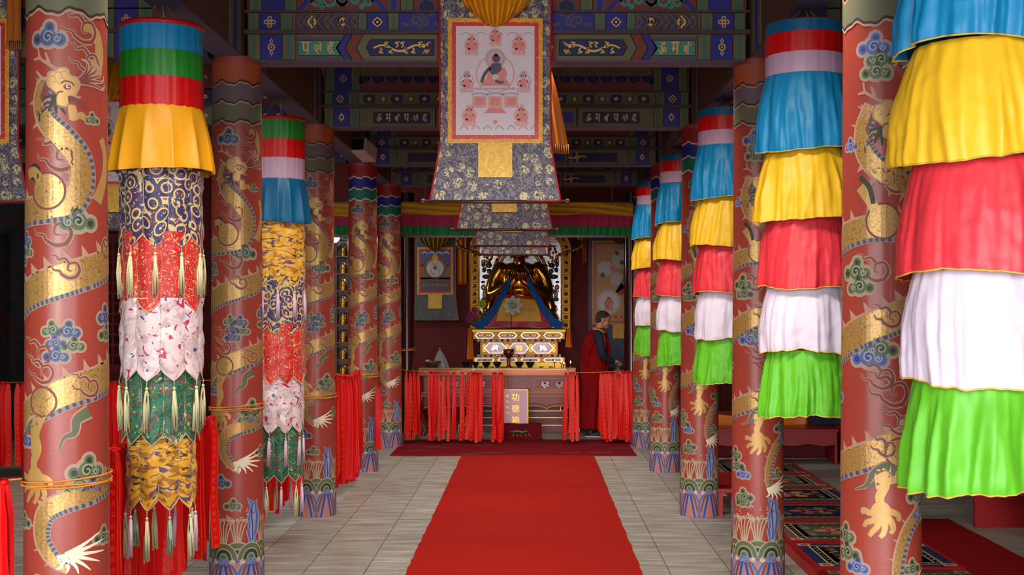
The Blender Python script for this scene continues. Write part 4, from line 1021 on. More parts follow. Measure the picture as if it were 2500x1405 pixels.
def picture_main(W, H):
    p = Paint()
    p.ring((0, H*.56), W*.24, .010, C_pk2, 1, n=26); p.disc((0, H*.56), W*.215, C_pap, 2, 26); p.disc((0, H*.7), W*.13, C_gy, 3, 20); p.disc((0, H*.7), W*.10, C_pk2, 4, 20)
    p.rect(-W*.26, H*.415, W*.26, H*.435, C_gy, 4); p.poly([(-W*.2, H*.45), (W*.2, H*.45), (W*.14, H*.51), (-W*.13, H*.51)], C_pk, 5)
    p.poly([(-.055, H*.50), (.06, H*.50), (.075, H*.56), (.06, H*.62), (-.03, H*.62), (-.05, H*.56)], C_pk, 6)
    p.poly([(-.02, H*.66), (.035, H*.66), (.04, H*.60), (.01, H*.56), (-.02, H*.55), (-.04, H*.60)], C_bk, 7); p.disc((.005, H*.70), .026, C_bk, 8, 12); p.disc((.005, H*.735), .012, C_bk, 8, 8)
    p.stroke([(-.03, H*.62), (-.065, H*.56), (-.085, H*.48)], .02, C_bk, 7); p.stroke([(.0, H*.5), (.03, H*.48), (.05, H*.49)], .016, C_bk, 8); p.disc((.0, H*.53), .02, C_wh, 8, 10)
    for x, z in ((-.30, .76), (.30, .76), (0, .84), (-.36, .42), (.36, .42), (-.33, .11), (.33, .11)):
        sitter(p, x*W, z*H, W*.19 if abs(x) > .1 else W*.17, C_pk, C_gy if abs(x) > .34 else C_pk2, C_pk2)
    for x in (-.2, 0, .2):
        p.rect(x*W-.045, H*.25, x*W+.045, H*.36, C_pk2, 2); p.rect(x*W-.03, H*.27, x*W+.03, H*.345, C_pk, 3); p.stroke([(x*W-.05, H*.37), (x*W, H*.385), (x*W+.05, H*.37)], .012, C_gy, 3)
    p.poly([(-.07, H*.20), (.07, H*.20), (.04, H*.25), (-.04, H*.25)], C_pk, 3); p.disc((0, H*.12), .014, C_pk, 3, 10)
    for k in range(7): p.stroke([(-W*.45+k*W*.15, H*.05), (-W*.40+k*W*.15, H*.085), (-W*.34+k*W*.15, H*.05)], .009, C_gy, 2)
    for k in range(5): p.stroke([(-W*.45+k*W*.2, H*.92), (-W*.38+k*W*.2, H*.94), (-W*.3+k*W*.2, H*.92)], .006, C_gy, 1)
    return p
def picture_white(W, H):
    p = Paint(); p.rect(-W/2, H*.62, W/2, H, C_sky, 1); p.rect(-W/2, 0, W/2, H*.34, C_mau, 1); p.rect(-W/2, H*.3, W/2, H*.64, C_lan, 1)
    for k in range(4): p.stroke([(-W*.45+k*W*.25, H*.93), (-W*.36+k*W*.25, H*.96), (-W*.26+k*W*.25, H*.92)], .02, C_wh, 2)
    p.disc((0, H*.60), W*.40, C_halo, 2, 26); p.disc((0, H*.60), W*.35, C_lan, 3, 26); p.disc((0, H*.56), W*.29, C_wh, 4, 26)
    sitter(p, 0, H*.38, W*.30, C_wh, C_halo, C_wh, 5)
    p.poly([(-W*.11, H*.66), (W*.11, H*.66), (W*.09, H*.86), (0, H*.93), (-W*.09, H*.86)], K_yb, 10); p.disc((0, H*.72), .035, C_wh, 11, 12)
    for a in range(8): p.stroke([(0, H*.56), (W*.25*cos(a*.8), H*.56+W*.25*sin(a*.8))], .008, C_pap, 9)
    p.rect(-W*.3, H*.26, W*.3, H*.30, C_gr, 5)
    for k in range(6): p.disc((-W*.4+k*W*.16, H*.16), .03, C_lan, 2, 10)
    return p
def picture_apricot(W, H):
    p = Paint(); p.rect(-W/2, 0, W/2, H, C_apr, 0)
    for x, z, r in ((.05, .80, .2), (-.3, .68, .16), (.35, .62, .2), (-.05, .55, .14)): p.disc((x*W, z*H), r*W, C_pap, 1, 18)
    for k in range(9): p.disc((W*(-.35+.1*(k*3 % 8)), H*(.92-.1*k*.4)), W*.05, C_gr if k % 3 else C_pk, 2, 10)
    p.poly([(-.12*W, .34*H), (.1*W, .44*H), (.14*W, .62*H), (.5*W, .76*H), (.5*W, .34*H)], C_cor, 2)
    for x, z in ((.1, .5), (.25, .42), (.34, .56), (.2, .62), (.4, .48)): p.disc((x*W, z*H), W*.06, C_apr, 3, 10); p.disc((x*W, z*H), W*.03, C_cor, 4, 8)
    p.disc((-.22*W, .25*H), W*.25, C_wh, 3, 24); p.disc((-.22*W, .25*H), W*.20, C_pap, 4, 24); sitter(p, -.22*W, .17*H, W*.19, C_pk, C_cor, C_pk, 5)
    p.rect(.06*W, .17*H, .36*W, .30*H, K_yb, 3); p.rect(.14*W, .17*H, .28*W, .26*H, C_cor, 4)
    for k in range(8): p.disc((-.44*W+k*.12*W, .06*H), W*.03, C_cor, 3, 8)
    return p
def thangka(x, y, lab, cat='hanging scroll', pic=picture_main, zb=2.44, w_top=.685, w_bot=.81, back=None, frame=True, ztop=3.78, group='big scroll paintings hung down the middle', drape=True, pw=.485, ph=.672, pz=.405, scarf=False, sc=1.0):
    back = back or K_grey
    t = thing('thangka', lab, cat, (x, y, zb), 0, group)
    H = ztop-zb; yb = 0.0
    zf = .37*sc
    def halfw(z): return (w_top/2) if z > zf else w_top/2+(w_bot-w_top)/2*((zf-z)/zf)**1.2
    mb = MB(); nu = 24; nv = 26
    def P(yo):
        def fn(u, v):
            z = H*v; hw = halfw(z); return ((2*u-1)*hw, yo+.006*sin(u*5+v*4)+.010*sin(v*7)*(.5-abs(u-.5)), z)
        return fn
    f0 = P(0.0); mb.grid(f0, nu, nv, back, flip=False); f1 = P(.006); mb.grid(f1, nu, nv, back, flip=True)
    for fi in mb.uv: mb.uv[fi] = [((q[0]-.5)*w_bot, q[1]*H) for q in mb.uv[fi]]
    mb.build('brocade_panel', t)
    e = MB(); 
    for s_ in (0, 1): e.tube([f0(s_, j/nv) for j in range(nv+1)], .006*sc, S_crim, 6)
    e.tube([f0(i/nu, 0) for i in range(nu+1)], .005*sc, S_crim, 6); e.build('red_piping', t)
    mb = MB(); mb.tube([(-w_bot/2-.03, .003, -.004), (w_bot/2+.03, .003, -.004)], .012*sc, mat('dark_scroll_rod', s2l(70, 40, 34), .4), 12)
    for s_ in (-1, 1): mb.sphere((s_*(w_bot/2+.04), .003, -.004), .018*sc, MATS['dark_scroll_rod'])
    mb.build('bottom_rod', t)
    if frame:
        b0 = pz*sc; fw = pw*sc; fh = ph*sc; g1 = .050*sc; g2 = .024*sc
        def onp(off):
            def fn(u, z, o): 
                return (u, yb-.009-off-o*.6, z)
            return fn
        def slab(nm, x0, z0, x1, z1, m, off):
            q = MB(); n = 12
            q.grid(lambda u, v: onp(off)(x0+(x1-x0)*u, z0+(z1-z0)*v, 0), n, n, m)
            for fi in q.uv: q.uv[fi] = [(a*(x1-x0), b_*(z1-z0)) for a, b_ in q.uv[fi]]
            return q
        slab('f', -fw/2-g1, b0-g1, fw/2+g1, b0+fh+g1, K_yb, .004).build('yellow_frame', t)
        slab('f', -fw/2-g2, b0-g2, fw/2+g2, b0+fh+g2, K_rb, .006).build('red_inner_frame', t)
        q = slab('f', -fw/2, b0, fw/2, b0+fh, C_pap, .008); pp = pic(fw, fh)
        # keep the picture on the slab
        fn0 = onp(.0088); pp.onto(q, lambda u, z, o: fn0(max(-fw/2, min(fw/2, u)), b0+max(0, min(fh, z)), o), gap=.0003); q.build('painting', t)
        slab('f', -.105*sc, b0-g1-.21*sc, .105*sc, b0-g1+.004, K_ypat, .006).build('yellow_patch', t)
        if drape:
            q = MB(); zt = b0+fh+g1+.42*sc; zl = b0+fh-.01
            def D(u, v):
                a = (u-.5)*2; spread = .10+.25*v
                zz = zl+(zt-zl)*v+.07*(a*a)*(1-v)
                return (a*(.09+.20*v**.6)*sc*1.25, -.045-.030*cos(u*pi*13)*(1-.4*v)-.02*sin(v*5), zz)
            q.grid(D, 90, 14, S_mar if pic is picture_main else satin('old_gold_silk', s2l(150, 118, 30)))
            q.build('silk_drape', t)
    if y > 19:
        MB().tube([(-.1, .02, H), (0, .16, H+.06), (.1, .02, H)], .004, ROPE, 5).build('hanging_cord', t)
    if scarf:
        q = MB()
        def Sf(u, v): return (w_top/2+.03+.02*u+(.09)*u*(1-v)+.08*(1-v)*u, .03+.02*sin(u*14), .42+(H-.42)*v)
        q.grid(Sf, 24, 20, mat('orange_scarf_silk', s2l(196, 112, 26), .65)); 
        for k in range(14):
            a = Sf(k/13, 0); q.tube([a, (a[0]+.004, a[1], a[2]-.06)], .0035, mat('orange_scarf_silk', s2l(196, 112, 26), .65), 4)
        q.build('orange_scarf', t)
    return t
thangka(-.232, 7.84, 'large pale scroll painting with yellow frame hung in the middle of the hall')
thangka(-.24, 10.74, 'second scroll in the central line, only its grey brocade hem showing below the large one', scarf=False)
thangka(-.22, 13.64, 'third scroll in the central line, just its dim hem showing above the golden statue')
thangka(-.24, 15.95, 'last scroll in the central line, dark hem right over the head of the golden statue', ztop=3.6)
thangka(-3.52, 7.84, 'scroll painting in the left side aisle, cut by the edge of the picture', group='scroll paintings in the side aisle')
thangka(-3.60, 10.74, 'scroll painting showing between the first dragon column and the marigold-skirted banner', group='scroll paintings in the side aisle')
q = MB(); OS = mat('orange_scarf_silk', s2l(196, 112, 26), .65)
def Sf(u, v): return (-.13+(.14+.115*(1-v)**.8)*u, .02*sin(u*16), v*.49)
q.grid(Sf, 24, 20, OS)
for k in range(20):
    a = Sf(k/19, 0); q.tube([a, (a[0]+.003, a[1], a[2]-.06)], .004, OS, 4)
o = q.build('silk_scarf', loc=(.10, 8.16, 2.83)); tag(o, 'orange fringed silk scarf hanging beside the large pale scroll painting', 'scarf')

q = MB().grid(lambda u, v: ((u-.5)*.085, .02*sin(u*13), .40*v), 12, 8, OS)
for k in range(8): q.tube([((k/7-.5)*.085, .0, .0), ((k/7-.5)*.09, 0, -.05)], .004, OS, 4)
o = q.build('silk_scarf', loc=(-3.19, 7.80, 3.42)); tag(o, 'orange fringed scarf end at the top beside the side aisle scroll', 'scarf')
# ------------------------------------------------------------------ carpets
def carpet_mat(name, col, stripe=.0, rough=.95, spots=None):
    if name in MATS: return MATS[name]
    m = bpy.data.materials.new(name); m.use_nodes = True; MATS[name] = m
    t = m.node_tree; b = t.nodes['Principled BSDF']
    n = tex(t, 'Noise', mapping(t, (3, 26, 3)), Scale=1.4, Detail=6); n2 = tex(t, 'Noise', mapping(t, (1, 1, 1)), Scale=160.0, Detail=2)
    c = mixc(t, n.outputs['Fac'], tuple(v*.78 for v in col), tuple(min(1, v*1.2) for v in col))
    if spots:
        vo = tex(t, 'Voronoi', mapping(t, (1.1, 2.0, 1)), Scale=1.6)
        f = mathn(t, 'LESS_THAN', vo.outputs['Distance'], .28); c = mixc(t, f, c, spots)
    t.links.new(c, b.inputs['Base Color']); b.inputs['Roughness'].default_value = rough; b.inputs['Specular IOR Level'].default_value = .1
    bp = t.nodes.new('ShaderNodeBump'); bp.inputs['Strength'].default_value = .6; bp.inputs['Distance'].default_value = .004
    t.links.new(n2.outputs['Fac'], bp.inputs['Height']); t.links.new(bp.outputs['Normal'], b.inputs['Normal'])
    return m
def flat_rug(name, x0, y0, x1, y1, h, m, lab, cat='carpet', wob=.006):
    cx, cy = (x0+x1)/2, (y0+y1)/2; W, D = x1-x0, y1-y0; rnd = random.Random(int(x0*100)); n = max(8, int(D/.12))
    eL = [rnd.uniform(-wob, wob) for _ in range(n+1)]; eR = [rnd.uniform(-wob, wob) for _ in range(n+1)]
    vs = []; fs = []
    for j in range(n+1):
        yy = -D/2+D*j/n
        for x, z in ((-W/2+eL[j], 0), (-W/2+eL[j], h), (W/2+eR[j], h), (W/2+eR[j], 0)): vs.append((x, yy, z))
    for j in range(n):
        for k in range(4): fs.append((j*4+k, (j+1)*4+k, (j+1)*4+(k+1) % 4, j*4+(k+1) % 4))
    fs += [(0, 1, 2, 3), tuple(n*4+k for k in (3, 2, 1, 0))]
    mb = MB().add(vs, fs, m); o = mb.build(name, loc=(cx, cy, .001)); return tag(o, lab, cat)
CR = carpet_mat('red_runner_pile', s2l(158, 26, 18)); CR2 = carpet_mat('wine_red_rug_pile', s2l(120, 18, 26), spots=s2l(104, 52, 48)); CR3 = carpet_mat('deep_red_carpet_pile', s2l(140, 16, 14))
flat_rug('red_carpet', -.85, 1.2, .73, 15.12, .010, CR, 'long bright red carpet runner laid down the paved middle aisle')
flat_rug('altar_rug', -1.71, 15.14, 1.24, 16.95, .008, CR2, 'wide wine-red patterned rug lying across the end of the runner')
flat_rug('side_carpet', 2.86, 4.5, 3.47, 10.62, .010, CR3, 'plain dark red carpet strip on the floor past the patterned seat rugs')

# ------------------------------------------------------------------ red and gold lacquer furniture at the altar
LQ = mat('red_lacquer', s2l(124, 16, 18), .38, coat=.15); LP = mat('rose_lacquer_panel', s2l(140, 56, 66), .45, coat=.08, var=.12); LD = mat('dark_red_lacquer', s2l(92, 12, 14), .35, coat=.3)
GO = mat('bright_gilding', s2l(236, 176, 70), .3, .75); GY = mat('yellow_gilt_edge', s2l(246, 206, 60), .4, .2); GLD = mat('old_gold_gilding', s2l(176, 122, 40), .38, .7, var=.3, vscale=30, bump=.5, bscale=60)
SLV = mat('beaten_silver', s2l(206, 200, 200), .3, .7, bump=.4, bscale=30); GEMR = mat('red_glass_gem', s2l(170, 24, 34), .12, coat=.6); GEMB = mat('blue_glass_gem', s2l(24, 50, 96), .12, coat=.6); GEMG = mat('green_enamel', s2l(28, 96, 66), .2, coat=.5)
DKM = mat('dark_bronze', s2l(46, 40, 36), .35, .7); BRS = mat('aged_brass', s2l(120, 62, 40), .35, .8); GLS = mat('clear_table_glass', (.9, .95, .93), .03, trans=.92); FL = mat('lamp_flame', s2l(255, 190, 90), .5, emit=(1, .62, .22), estr=12)

GOT = mat('dull_gilt_line', s2l(196, 140, 70), .55, .1)
# offering table
T = thing('offering_table', 'long red and rose lacquered offering table with gilt edging before the statue', 'table', (-.49, 17.72, 0))
H = 1.08; fy = -.22
mb = MB(); mb.box((-H, fy-.02, .83), (H, .24, .845), LQ); mb.box((-H+.0, fy-.02, .915), (H, .24, .93), GLS); mb.box((-H, fy-.022, .928), (H, fy-.012, .938), GOT); mb.box((-H, fy-.022, .835), (H, fy-.012, .845), GOT)
mb.build('table_top', T)
mb = MB(); mb.box((-H, fy-.015, .846), (H, fy-.008, .914), mat('mirror_gilt_fascia', s2l(150, 78, 56), .3, .6)); mb.build('mirrored_fascia', T)
mb = MB(); mb.box((-H+.06, fy+.01, .60), (H-.06, .2, .83), LQ)
p = Paint()
for a, b in ((-H+.08, -.42), (-.38, .12), (.50, H-.08)):
    p.rect(a, .615, b, .82, GOT, 1); p.rect(a+.008, .623, b-.008, .812, LP, 2); p.rect(a+.03, .64, b-.03, .795, GOT, 3); p.rect(a+.036, .646, b-.036, .789, LP, 4)
    for k, x in enumerate((a+(b-a)*.3, a+(b-a)*.7)):
        for q in range(9): p.disc((x+.045*cos(q*2.4)*((q % 3)+1)/3, .717+.045*sin(q*2.4)*((q % 3)+1)/3), .016, C_gy if k else C_pap, 5, 8)
p.onto(mb, lambda u, z, o: (u, fy+.0095-o*.6, z)); mb.build('frieze', T)
mb = MB(); mb.box((-H+.03, fy-.01, .55), (H-.03, .21, .60), LP); mb.box((-H+.03, fy-.014, .592), (H-.03, fy-.009, .60), GOT); mb.box((-H+.03, fy-.014, .545), (H-.03, fy-.009, .553), GOT); mb.build('waist_moulding', T)
# scalloped apron
n = 96; pts = [(-H+.04, .548), (-H+.04, .36)]
top = []
for i in range(n+1):
    u = i/n; x = -H+.06+(2*H-.12)*u; s_ = abs(((u*6) % 1)-.5)*2
    top.append((x, .40+.045*(abs(sin(pi*u*6))**.6)*(1 if s_ > .05 else 1)-.03))
bot = top
poly = [(-H+.04, .545)] + bot + [(H-.04, .545)]
mb = MB(); 
for i in range(n): mb.add([(bot[i][0], fy, bot[i][1]), (bot[i+1][0], fy, bot[i+1][1]), (bot[i+1][0], fy, .546), (bot[i][0], fy, .546), (bot[i][0], fy+.02, bot[i][1]), (bot[i+1][0], fy+.02, bot[i+1][1]), (bot[i+1][0], fy+.02, .546), (bot[i][0], fy+.02, .546)], [(0, 1, 2, 3), (7, 6, 5, 4), (0, 4, 5, 1)], LQ)
mb.tube([(a, fy-.002, b) for a, b in bot], .009, GOT, 6); mb.tube([(a, fy+.004, b+.03) for a, b in bot], .014, LP, 6)
mb.build('scalloped_apron', T)
for sx in (-1, 1):
    for yy in (fy+.04, .19):
        q = smooth_path([(sx*(H-.05), yy, .56, .05), (sx*(H-.02), yy, .46, .062), (sx*(H-.01), yy, .34, .05), (sx*(H-.07), yy, .2, .03), (sx*(H-.10), yy, .09, .026), (sx*(H-.06), yy, .03, .04), (sx*(H-.05), yy, .0, .042)], 5)
        mb = MB().tube([a[:3] for a in q], [a[3] for a in q], LQ, 10)
        mb.tube([(a[0]+sx*a[3]*.9, a[1]-.01, a[2]) for a in q], .007, GOT, 5); mb.build('cabriole_leg', T)
tag(T, None)
# stepped plinth and pedestal for the throne
P_ = thing('stepped_plinth', 'stepped rose lacquer plinth seen under the offering table, carrying the throne', 'plinth', (-.20, 18.62, 0))
for k, (w_, d, z0, z1) in enumerate(((.86, .56, 0, .10), (.76, .48, .10, .20), (.68, .42, .20, .29), (.60, .38, .29, .36))):
    mb = MB().box((-w_, -d, z0), (w_, .36, z1), LP); mb.box((-w_-.004, -d-.004, z1-.008), (w_+.004, .36, z1+.001), GO)
    for s_ in (-1, 1): mb.box((s_*w_-.004, -d-.005, z0), (s_*w_+.004, -d+.003, z1), GO)
    mb.build('step', P_)
MB().box((-.56, -.34, .361), (.56, .34, .90), LD).build('pedestal_core', P_)

# throne
TH = thing('gilded_throne', 'jewelled red and gold throne with yellow edges carrying the golden statue', 'throne', (-.20, 18.55, .902))
def tier(w_, d, z0, z1, m, nm, front=None, edge=None):
    mb = MB().box((-w_, -d, z0), (w_, d, z1), m)
    if edge: mb.box((-w_-.01, -d-.01, edge[0]), (w_+.01, d+.01, edge[1]), GY)
    if front: front(mb, w_, -d, z0, z1)
    return mb.build(nm, TH)
def lozenges(mb, w_, y, z0, z1):
    p = Paint(); n = 4; h = (z1-z0)/2; c = (z0+z1)/2
    p.rect(-w_, z0, w_, z1, GLD, 0)
    for k in range(n):
        x = -w_+2*w_*(k+.5)/n; hw = w_/n-.02
        p.poly([(x-hw, c), (x-hw+h*.8, z1-.008), (x+hw-h*.8, z1-.008), (x+hw, c), (x+hw-h*.8, z0+.008), (x-hw+h*.8, z0+.008)], SLV, 1)
        p.poly([(x-hw+.02, c), (x-hw+h*.8+.012, z1-.018), (x+hw-h*.8-.012, z1-.018), (x+hw-.02, c), (x+hw-h*.8-.012, z0+.018), (x-hw+h*.8+.012, z0+.018)], GLD, 2)
        for dx in (-.07, -.035, 0, .035, .07): p.disc((x+dx, c), .012 if dx else .017, (GEMR if dx == 0 else GEMB if abs(dx) > .05 else GEMG), 3, 10)
    p.onto(mb, lambda u, z, o: (u, y-.001-o*.8, z))
    for k in range(n): mb.sphere((-w_+2*w_*(k+.5)/n, y-.004, c), .014, GEMR, 10, 6, (1, .6, 1))
def beads(mb, w_, y, z0, z1):
    n = 15
    for k in range(n): mb.sphere((-w_+2*w_*(k+.5)/n, y, (z0+z1)/2), (z1-z0)*.48, GEMR if k % 3 else SLV, 10, 6, (1.15, .8, 1))
def waist(mb, w_, y, z0, z1):
    c = (z0+z1)/2; h = (z1-z0)/2; p = Paint(); p.rect(-w_, z0, w_, z1, GLD, 0)
    for x, hw in ((-.34, .17), (0, .15), (.34, .17)):
        p.poly([(x-hw, c), (x-hw*.55, z1-.012), (x+hw*.55, z1-.012), (x+hw, c), (x+hw*.55, z0+.012), (x-hw*.55, z0+.012)], SLV, 1)
        p.poly([(x-hw+.022, c), (x-hw*.5, z1-.022), (x+hw*.5, z1-.022), (x+hw-.022, c), (x+hw*.5, z0+.022), (x-hw*.5, z0+.022)], mat('rose_enamel', s2l(196, 70, 84), .2, coat=.5), 2)
        if x == 0:
            for a in range(4): p.ring((x+.03*cos(a*pi/2+pi/4), c+.022*sin(a*pi/2+pi/4)), .02, .006, GO, 3, n=10)
            p.ring((x, c), .03, .006, GO, 3)
        else:   # rearing snow lion
            q = [(-.06, -.04), (-.03, -.05), (-.02, -.02), (.02, -.03), (.03, -.055), (.05, -.05), (.04, -.01), (.05, .03), (.03, .055), (.0, .05), (-.02, .06), (-.045, .045), (-.03, .02), (-.06, .01), (-.07, -.02)]
            p.poly([(x+a*(1 if x < 0 else -1)*.9, c+b*.85) for a, b in q], SLV, 3); p.disc((x+(.06 if x < 0 else -.06), c+.01), .018, GEMB, 3, 10); p.disc((x-.0, c+.04), .01, GEMB, 4, 8)
    for x in (-.50, -.17, .17, .50):
        for z in (c-.03, c+.03): p.ring((x, z), .02, .009, GO, 2, n=12); p.disc((x, z), .010, GEMB if z > c else GEMG, 3, 10)
    p.onto(mb, lambda u, z, o: (u, y-.001-o*.8, z))
tier(.665, .36, .0, .075, GY, 'base_step', None)
tier(.655, .35, .076, .155, GLD, 'lower_band', lozenges)
tier(.60, .32, .155, .195, LD, 'lower_bead_course', beads)
tier(.555, .30, .195, .375, LQ, 'waist', waist)
tier(.60, .32, .375, .415, LD, 'upper_bead_course', beads)
tier(.655, .35, .415, .52, GLD, 'upper_band', lozenges)
tier(.67, .36, .52, .552, GY, 'top_edge')
# orange cloth over the throne seat, with hanging corners
OC = satin('deep_orange_satin', s2l(214, 118, 18))
mb = MB()
mb.grid(lambda u, v: ((u-.5)*1.40*(1-.12*v), -.37+.66*v, .008+.004*sin(u*24)+.003*sin(v*17)), 40, 14, OC)
mb.build_name = 0
for sx, ln, x in ((-1, .44, -.69), (1, .27, .70)):
    mb.grid(lambda u, v, sx=sx, ln=ln, x=x: (x+sx*.012+(.035+.03*(1-v))*(u-.5)*1.5, -.36+.02*sin(u*15)+.04*u, .012-ln*(1-v)), 16, 12, OC)
o = mb.build('throne_cloth', loc=(-.20, 18.55, 1.456)); tag(o, 'orange satin cloth spread on the throne with its ends hanging down', 'cloth')

# golden seated statue
AU = mat('burnished_statue_gold', s2l(206, 142, 52), .2, .95, bump=.12, bscale=14)
e = lambda c, r, M=None: ('e', c, r) if M is None else ('e', c, r, M)
RX_ = lambda a: Matrix.Rotation(a, 4, 'X'); RY_ = lambda a: Matrix.Rotation(a, 4, 'Y')
pr = [e((0, .02, .13), (.40, .25, .13)), e((-.36, -.02, .12), (.16, .18, .11)), e((.36, -.02, .12), (.16, .18, .11)),
      ('t', [(-.30, -.10, .13), (-.05, -.20, .10), (.20, -.16, .09)], [.10, .10, .07]), ('t', [(.30, -.08, .13), (.05, -.18, .13), (-.2, -.16, .12)], [.10, .09, .06]),
      e((0, .06, .36), (.22, .17, .22)), e((0, .05, .58), (.245, .155, .19)), e((0, .07, .72), (.27, .13, .11)), e((0, .05, .27), (.26, .2, .14)),
      ('t', [(-.25, .06, .74), (-.34, .04, .58), (-.36, -.02, .42), (-.20, -.14, .50), (-.06, -.19, .60)], [.095, .085, .075, .062, .042]),
      ('t', [(.25, .06, .74), (.34, .04, .58), (.36, -.02, .42), (.20, -.14, .50), (.06, -.19, .58)], [.095, .085, .075, .062, .042]),
      ('t', [(-.33, .05, .5), (-.40, .06, .3), (-.44, .04, .12)], [.08, .07, .05]), ('t', [(.33, .05, .5), (.40, .06, .3), (.44, .04, .12)], [.08, .07, .05]),
      ('t', [(0, .05, .76), (0, .035, .86)], [.085, .075]), e((0, .02, .965), (.105, .115, .135)), e((0, -.02, .91), (.075, .08, .07)), e((0, .045, 1.10), (.06, .06, .06)), e((0, .045, 1.16), (.025, .025, .04)),
      e((-.108, .03, .93), (.016, .03, .07)), e((.108, .03, .93), (.016, .03, .07)), e((0, -.105, .95), (.014, .022, .03)), e((0, -.095, .90), (.03, .014, .010)), e((-.04, -.085, .975), (.026, .014, .010)), e((.04, -.085, .975), (.026, .014, .010))]
# two hands before the chest, fingers up and fingers folded
for sx, bx, bz in ((-1, -.055, .62), (1, .05, .60)):
    pr.append(e((bx, -.20, bz), (.038, .022, .045)))
ST = thing('seated_statue', 'golden seated statue with hands raised to its chest, head behind hanging scrolls', 'statue', (-.20, 18.62, 1.462))
fused('body', pr, AU, .011, ST, 5); ST.scale = (1.12, 1.12, 1.18)
for sx, bx, bz in ((-1, -.055, .62), (1, .05, .60)):
    mb = MB()
    for k, (a, ln) in enumerate(((-.5, .075), (-.2, .09), (.08, .095), (.35, .085))):
        x0 = bx+(k-1.5)*.019; pts = [(x0, -.21, bz+.03), (x0+.02*a, -.222, bz+.03+ln*.5), (x0+.05*a, -.215-.01*sx, bz+.03+ln)]
        mb.tube(pts, [.011, .010, .007], AU, 8)
    mb.tube([(bx-sx*.035, -.205, bz-.01), (bx-sx*.06, -.225, bz+.03), (bx-sx*.045, -.235, bz+.06)], [.013, .012, .008], AU, 8); mb.build('hand', ST)
mb = MB(); rnd = random.Random(4)
for k in range(7):  # robe folds standing proud of the chest and sleeves
    for s_ in (-1, 1):
        q = smooth_path([(s_*(.05+.02*k), -.10, .80-.03*k), (s_*(.14+.02*k), -.125+.01*k, .66-.04*k), (s_*(.10+.018*k), -.135+.01*k, .45-.03*k)], 5)
        mb.tube([a for a in q], [.003+.003*sin(pi*i/(len(q)-1)) for i in range(len(q))], AU, 6)
for k in range(6):
    q = [(-.40+.8*i/20, -.16-.10*sin(pi*i/20)+.012*k, .06+.03*k+.01*sin(i*.6+k)) for i in range(21)]; mb.tube(q, .006, AU, 6)
for k in range(9):
    mb.lathe([(.001, 0), (.02, .006), (.014, .018), (.001, .026)], AU, 8, c=(-.24+.06*k, -.155-.015*cos((k-4)*.6), .30+.02*abs(k-4)))
mb.build('robe_folds', ST)
# blue scarf over its hands, apron cloth across its knees
BS = satin('royal_blue_scarf_silk', s2l(24, 92, 168))
mb = MB()
for sx in (-1, 1):
    def fn(u, v, sx=sx):
        t = 1-v; q = [(.115, -.27, .60), (.19, -.28, .46), (.32, -.30, .24), (.45, -.31, .08), (.58, -.305, .0)]
        i = min(3, int(t*4)); f = t*4-i; a = [q[i][k]+(q[i+1][k]-q[i][k])*f for k in range(3)]
        w_ = .03+.035*t
        return (sx*(a[0]+(u-.5)*w_*1.5), a[1]+.012*sin(u*16+t*3), a[2]+(u-.5)*w_*1.2+.010)
    mb.grid(fn, 18, 30, BS, flip=(sx > 0))
o = mb.build('blue_scarf', loc=(-.20, 18.62, 1.478)); o.scale = (1.05, 1.08, 1.16); tag(o, 'royal blue silk scarf draped over the statue hands to both sides', 'scarf')
RB = satin('magenta_red_border_silk', s2l(176, 14, 44)); YC = satin('mustard_yellow_silk', s2l(216, 160, 34))
mb = MB()
def ap(u, v):
    t = 1-v; w_ = .33+.14*t; return ((u-.5)*2*w_, -.245-.07*sin(pi*.5*t)-.012*sin(u*9+t*5)*t+.05*abs(u-.5)*2*(1-t), .46-.455*t+.02*sin(u*3+1)*(1-t))
mb.grid(ap, 60, 40, RB)
off = MB(); off.grid(lambda u, v: (lambda q: (q[0], q[1]-.006, q[2]))(ap(.13+.74*u, .20+.70*v)), 48, 30, YC)
t = thing('lap_cloth', 'mustard silk lap cloth with a red border across the statue knees', 'cloth', (-.20, 18.60, 1.475))
mb.build('red_border_cloth', t); off.build('yellow_centre', t)
mb = MB()
for k, (x, z) in enumerate(((.02, .30), (.08, .31), (.15, .29), (.21, .27))): mb.sphere((x, -.315, z), .02, C_pk, 8, 5, (1.2, .2, .8)); mb.box((x-.002, -.316, z-.07), (x+.002, -.313, z-.01), C_gr)
mb.build('embroidered_flowers', t)
# white lotus and other artificial flowers
def lotus(mb, c, r, m, n=3):
    for ring_ in range(n):
        k = 8; tilt = .25+.45*ring_
        for i in range(k):
            a = 2*pi*i/k+ring_*.4; ln = r*(1-.18*ring_)
            d = Vector((cos(a)*cos(tilt), -sin(tilt), sin(a)*cos(tilt))); sd = Vector((-sin(a), 0, cos(a))); up = d.cross(sd)
            P0 = Vector(c); vs = []
            for j in range(6):
                t = j/5; w_ = r*.30*sin(pi*(t*.86+.08)); b = P0+d*(ln*t)+up*(-.12*r*sin(pi*t))
                vs += [b-sd*w_, b-Vector((0, .004, 0))*1, b+sd*w_]
            fs = []
            for j in range(5):
                o_ = j*3; fs += [(o_, o_+1, o_+4, o_+3), (o_+1, o_+2, o_+5, o_+4)]
            mb.add(vs, fs, m, True)
LW = mat('white_lotus_petals', s2l(206, 210, 190), .6); LYG = mat('lime_yellow_petals', s2l(190, 196, 50), .6); LM = mat('magenta_petals', s2l(150, 50, 90), .6); LFG = mat('dark_leaf_green', s2l(36, 70, 40), .6)
mb = MB(); lotus(mb, (0, 0, 0), .145, LW, 4); mb.sphere((0, -.02, 0), .02, LYG, 8, 6)
t = thing('lotus_flower', 'large white artificial lotus in front of the yellow lap cloth', 'flower', (-.285, 18.17, 1.80)); mb.build('petals', t)
